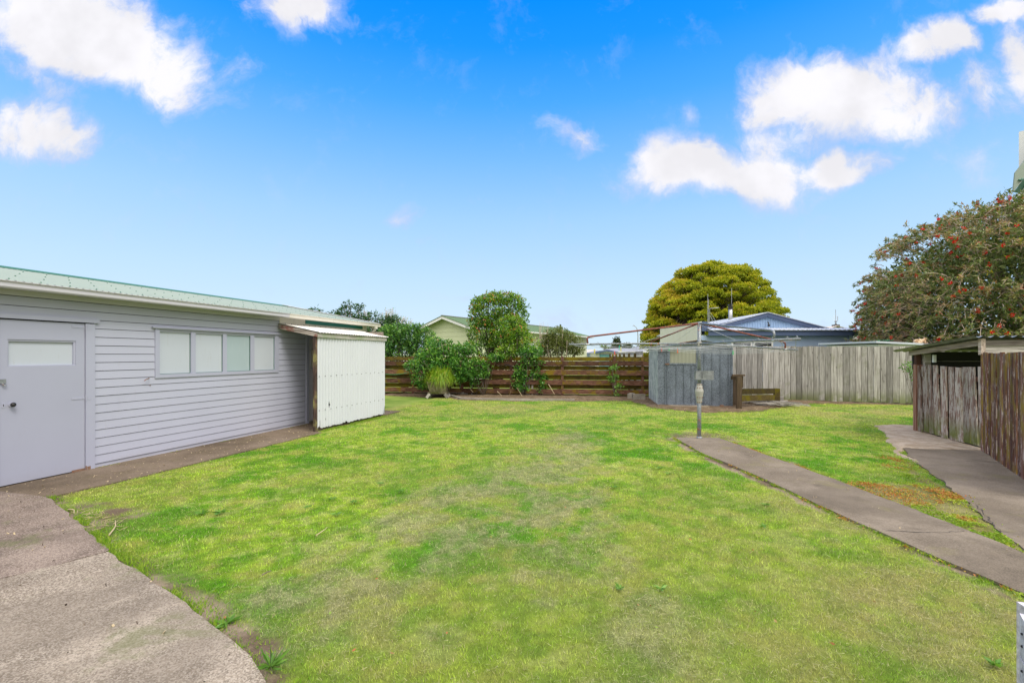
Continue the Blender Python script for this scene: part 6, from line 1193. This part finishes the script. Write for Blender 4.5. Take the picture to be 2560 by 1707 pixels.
b = MB(fo); G = np.array([[(XO(2223)+.03*i, .3+.06*j, zo(854)+.012+.05*vnoise(i*.7, j*.8, 1, 3)+.02) for j in range(8)] for i in range(15)]); b.grid(G); tag(b.build('green_tarp', 'greenhose', smooth=True), 'folded green tarpaulin on the outbuilding roof left of the tyre', 'tarpaulin')
# the cat
m, tt_, oo = newmat('cat_fur'); pc = pos(tt_); nn_ = tt_.noise(pc, 9, 4, .6); nf_ = tt_.noise(pc, 150, 3, .7); cc = tt_.ramp(nn_, [(.36, (.10, .055, .03)), (.46, (.36, .22, .12)), (.56, (.62, .48, .32)), (.7, (.72, .60, .46))]); cc = tt_.vmath('SCALE', cc, scale=tt_.math('ADD', nf_, .5)); finish(tt_, oo, cc, .9, nf_, .8, .01, spec=.1); MT['fur'] = m
def catobj():
    q = c2w(XO(2328), Yo+.45); q[2] = zo(858)+.004; b = MB((q, YAW))
    for c_, r_ in (((-.12, 0, .085), (.14, .12, .085)), ((-.02, 0, .09), (.14, .11, .09)), ((.08, -.01, .09), (.10, .09, .085)), ((-.17, -.04, .07), (.10, .09, .07)), ((.135, -.01, .12), (.06, .06, .06)), ((.165, -.015, .165), (.055, .052, .05)), ((.18, -.055, .152), (.026, .026, .02)), ((.13, -.10, .025), (.07, .025, .022)), ((.15, .05, .025), (.07, .025, .022)), ((-.10, -.11, .03), (.09, .03, .03)), ((-.22, -.08, .03), (.07, .035, .026)), ((-.15, -.13, .024), (.08, .024, .02))): b.ball(c_, r_, 16, 10)
    for sx in (-1, 1):
        b.raw([(.150+sx*.026-.017, -.01, .195), (.150+sx*.026+.017, -.01, .195), (.150+sx*.026, .012, .198), (.150+sx*.032, -.006, .245)], [(0, 1, 3), (1, 2, 3), (2, 0, 3), (0, 2, 1)])
    o = b.build('cat', 'fur', smooth=True, origin=q); r_ = o.modifiers.new('remesh', 'REMESH'); r_.mode = 'VOXEL'; r_.voxel_size = .009; r_.use_smooth_shade = True; s_ = o.modifiers.new('smooth', 'SMOOTH'); s_.iterations = 3; s_.factor = .5
    tag(o, 'tan mottled cat lying on the outbuilding roof behind the fence', 'cat')
    e = MB((q, YAW))
    for sx in (-1, 1): e.ball((.165+sx*.02, -.064, .172), .0075, 8, 5)
    e.ball((.183, -.083, .157), .006, 8, 5); eo = e.build('face', 'black', o)
catobj()
# --- distant suburb beyond the brown fence
def hut(name, label, px0, px1, y_eave, y_ridge, Y, wm, rm, cat='house', gable=True, depth=8, rpx=None):
    f_ = (c2w(0, Y), YAW); Xq = lambda p: (p-1280)/F*Y; zq = lambda p: CH+(HZ-p)/F*Y; xm = (px0+px1)/2 if rpx is None else rpx
    t = thing(name, c2w(Xq(xm), Y), label, cat); b = MB(f_); a, c, m__ = Xq(px0), Xq(px1), Xq(xm); e, r_ = zq(y_eave), zq(y_ridge); o_ = .02*(c-a)
    if gable:
        b.raw([(a+o_, 0, -1), (c-o_, 0, -1), (c-o_, 0, e), (m__, 0, r_-.02), (a+o_, 0, e), (a+o_, depth, -1), (c-o_, depth, -1), (c-o_, depth, e), (m__, depth, r_-.02), (a+o_, depth, e)], [(0, 1, 2, 3, 4), (9, 8, 7, 6, 5), (0, 4, 9, 5), (1, 6, 7, 2)]); b.build('wall', wm, t)
        b = MB(f_); slope(b, [np.array(p) for p in ((a-o_, -.3, e), (m__, -.3, r_+.05), (m__, depth, r_+.05), (a-o_, depth, e))]); slope(b, [np.array(p) for p in ((m__, -.3, r_+.05), (c+o_, -.3, e), (c+o_, depth, e), (m__, depth, r_+.05))]); b.build('roof', rm, t)
        b = MB(f_); w_ = .012*(c-a)+.06; b.beam((a-o_, -.34, e), (m__, -.34, r_+.02), .05, w_*2); b.beam((c+o_, -.34, e), (m__, -.34, r_+.02), .05, w_*2); b.build('bargeboard', 'blued', t)
    else:
        b.box((a+o_, .4, -1), (c-o_, depth, e)); b.build('wall', wm, t); b = MB(f_); i_ = (c-a)*.22; P = [np.array(p) for p in ((a-o_, 0, e), (c+o_, 0, e), (c-i_, depth*.5, r_), (a+i_, depth*.5, r_))]; slope(b, P); slope(b, [np.array(p) for p in ((a-o_, 0, e), (a+i_, depth*.5, r_), (a-o_, depth, e))]); slope(b, [np.array(p) for p in ((c+o_, 0, e), (c+o_, depth, e), (c-i_, depth*.5, r_))]); slope(b, [np.array(p) for p in ((a-o_, depth, e), (a+i_, depth*.5, r_), (c-i_, depth*.5, r_), (c+o_, depth, e))]); b.build('roof', rm, t)
        b = MB(f_); b.box((a-o_, -.12, e-.16), (c+o_, -.02, e-.02)); b.build('gutter', 'bwhite', t)
    return t, f_, Xq, zq
t, f_, Xq, zq = hut('white_garage', 'small white gabled garage with teal roller door beyond the fence', 1487, 1543, 882, 876.5, 42, 'bwhite', 'greyroof', 'garage', rpx=1516, depth=6)
b = MB(f_); b.box((Xq(1498.5), -.04, -1), (Xq(1525.5), -.005, zq(886.3))); b.build('roller_door', 'tealdoor', t); b = MB(f_); b.box((Xq(1497), -.06, zq(886.3)), (Xq(1527), -.003, zq(885.6))); b.build('door_frame', 'blued', t)
hut('pale_roof_house', 'house with pale peach roof left of the white garage', 1462, 1516, 884, 872.5, 52, 'cream', 'paleroof', gable=False)
hut('grey_roof_house', 'long house with grey hipped roof beyond the white garage', 1528, 1632, 878, 869, 60, 'cream', 'greyroof', gable=False, depth=12)
hut('far_house', 'small cream house corner beside the lime house end', 1440, 1492, 884, 879, 47, 'lime', 'paleroof', gable=False, depth=6)
hut('distant_roof_house', 'distant grey roofed house between street lamp and golden tree', 1606, 1660, 872, 864, 70, 'cream', 'greyroof', gable=False, depth=10)
hut('neighbour_house', 'white neighbouring house behind the tree at the left', 900, 1040, 885, 868, 55, 'bwhite', 'greyroof', gable=False, depth=10)
Yl = 95; f_ = (c2w(0, Yl), YAW); Xq = lambda p: (p-1280)/F*Yl; zq = lambda p: CH+(HZ-p)/F*Yl
sl_t = thing('street_lamp', c2w(Xq(1595), Yl), 'tall grey curved street lamp beyond the far roofs', 'street lamp')
b = MB(f_); b.tube([(Xq(1594.8), 0, 0), (Xq(1594.8), 0, zq(840)), (Xq(1594.2), 0, zq(829)), (Xq(1592.5), 0, zq(822)), (Xq(1589.5), 0, zq(817)), (Xq(1586), 0, zq(814.6))], [.13, .10, .09, .08, .07, .06], 8); b.build('pole', 'flue', sl_t, smooth=True)
b = MB(f_); b.hexa([(Xq(1581), -.12, zq(814.8)), (Xq(1587), -.12, zq(815.2)), (Xq(1587), .12, zq(815.2)), (Xq(1581), .12, zq(814.8)), (Xq(1581), -.1, zq(814.2)), (Xq(1587), -.1, zq(813.6)), (Xq(1587), .1, zq(813.6)), (Xq(1581), .1, zq(814.2))]); b.ball((Xq(1584.6), 0, zq(813)), .09, 6, 4); b.build('lamp_head', 'greyroof', sl_t)
def far_tree(name, label, cl, Y, base, mat='l_far', L=.5, dens=5, **kw):
    t = thing(name, at(base[0], 887, Y)*[1, 1, 0], label, 'tree'); V, T = clumpleaves(cl, dens*9, L, .6, Y, cluster=3, shell=.2, **kw); quads('crown', V, T, mat, t); b = MB(); p = at(base[0], 887, Y); b.tube([(p[0], p[1], 0), (p[0], p[1], CH+(HZ-base[1])/F*Y)], [.25, .12], 6); b.build('trunk', 'bark', t)
far_tree('cypress_tree', 'dark upright cypress tree beyond the clothes hoist arm', [(1541, 862, 8, 13), (1538, 853, 3, 9), (1543.5, 852, 3.5, 8), (1534, 866, 4, 9), (1547, 859, 3, 12), (1537, 872, 7, 8), (1546, 870, 5, 8)], 110, (1541, 870), dens=7, L=.45)
far_tree('round_far_tree', 'small dark round tree right of the cypress', [(1568, 868, 9, 5), (1564, 871, 9, 4), (1572, 864, 6, 4)], 100, (1568, 872), dens=6)
far_tree('low_far_tree', 'low hazy green tree line by the street lamp foot', [(1600, 871, 12, 4), (1588, 872, 6, 3), (1612, 872, 10, 4)], 130, (1600, 873), dens=4)
Yp = 75; t = thing('palm_tree', at(1512, 887, Yp)*[1, 1, 0], 'pair of small scruffy palms beyond the white garage', 'tree'); V = []
for cx_, cy_ in ((1511, 869), (1519, 873)):
    p = at(cx_, cy_, Yp); n = 26; th = rng.random(n)*6.28
    for a_ in th: d = np.array([math.cos(a_), math.sin(a_), random.uniform(-.1, .9)]); V.append(leafquads(p[None], unit(d[None]), 1.0, .14)[0])
quads('crown', np.array(V), rng.uniform(.3, 1, len(V)), 'l_olive', t); b = MB(); [b.tube([(p_[0], p_[1], 0), p_], .15, 6) for p_ in (at(1511, 869, Yp), at(1519, 873, Yp))]; b.build('trunk', 'bark', t)
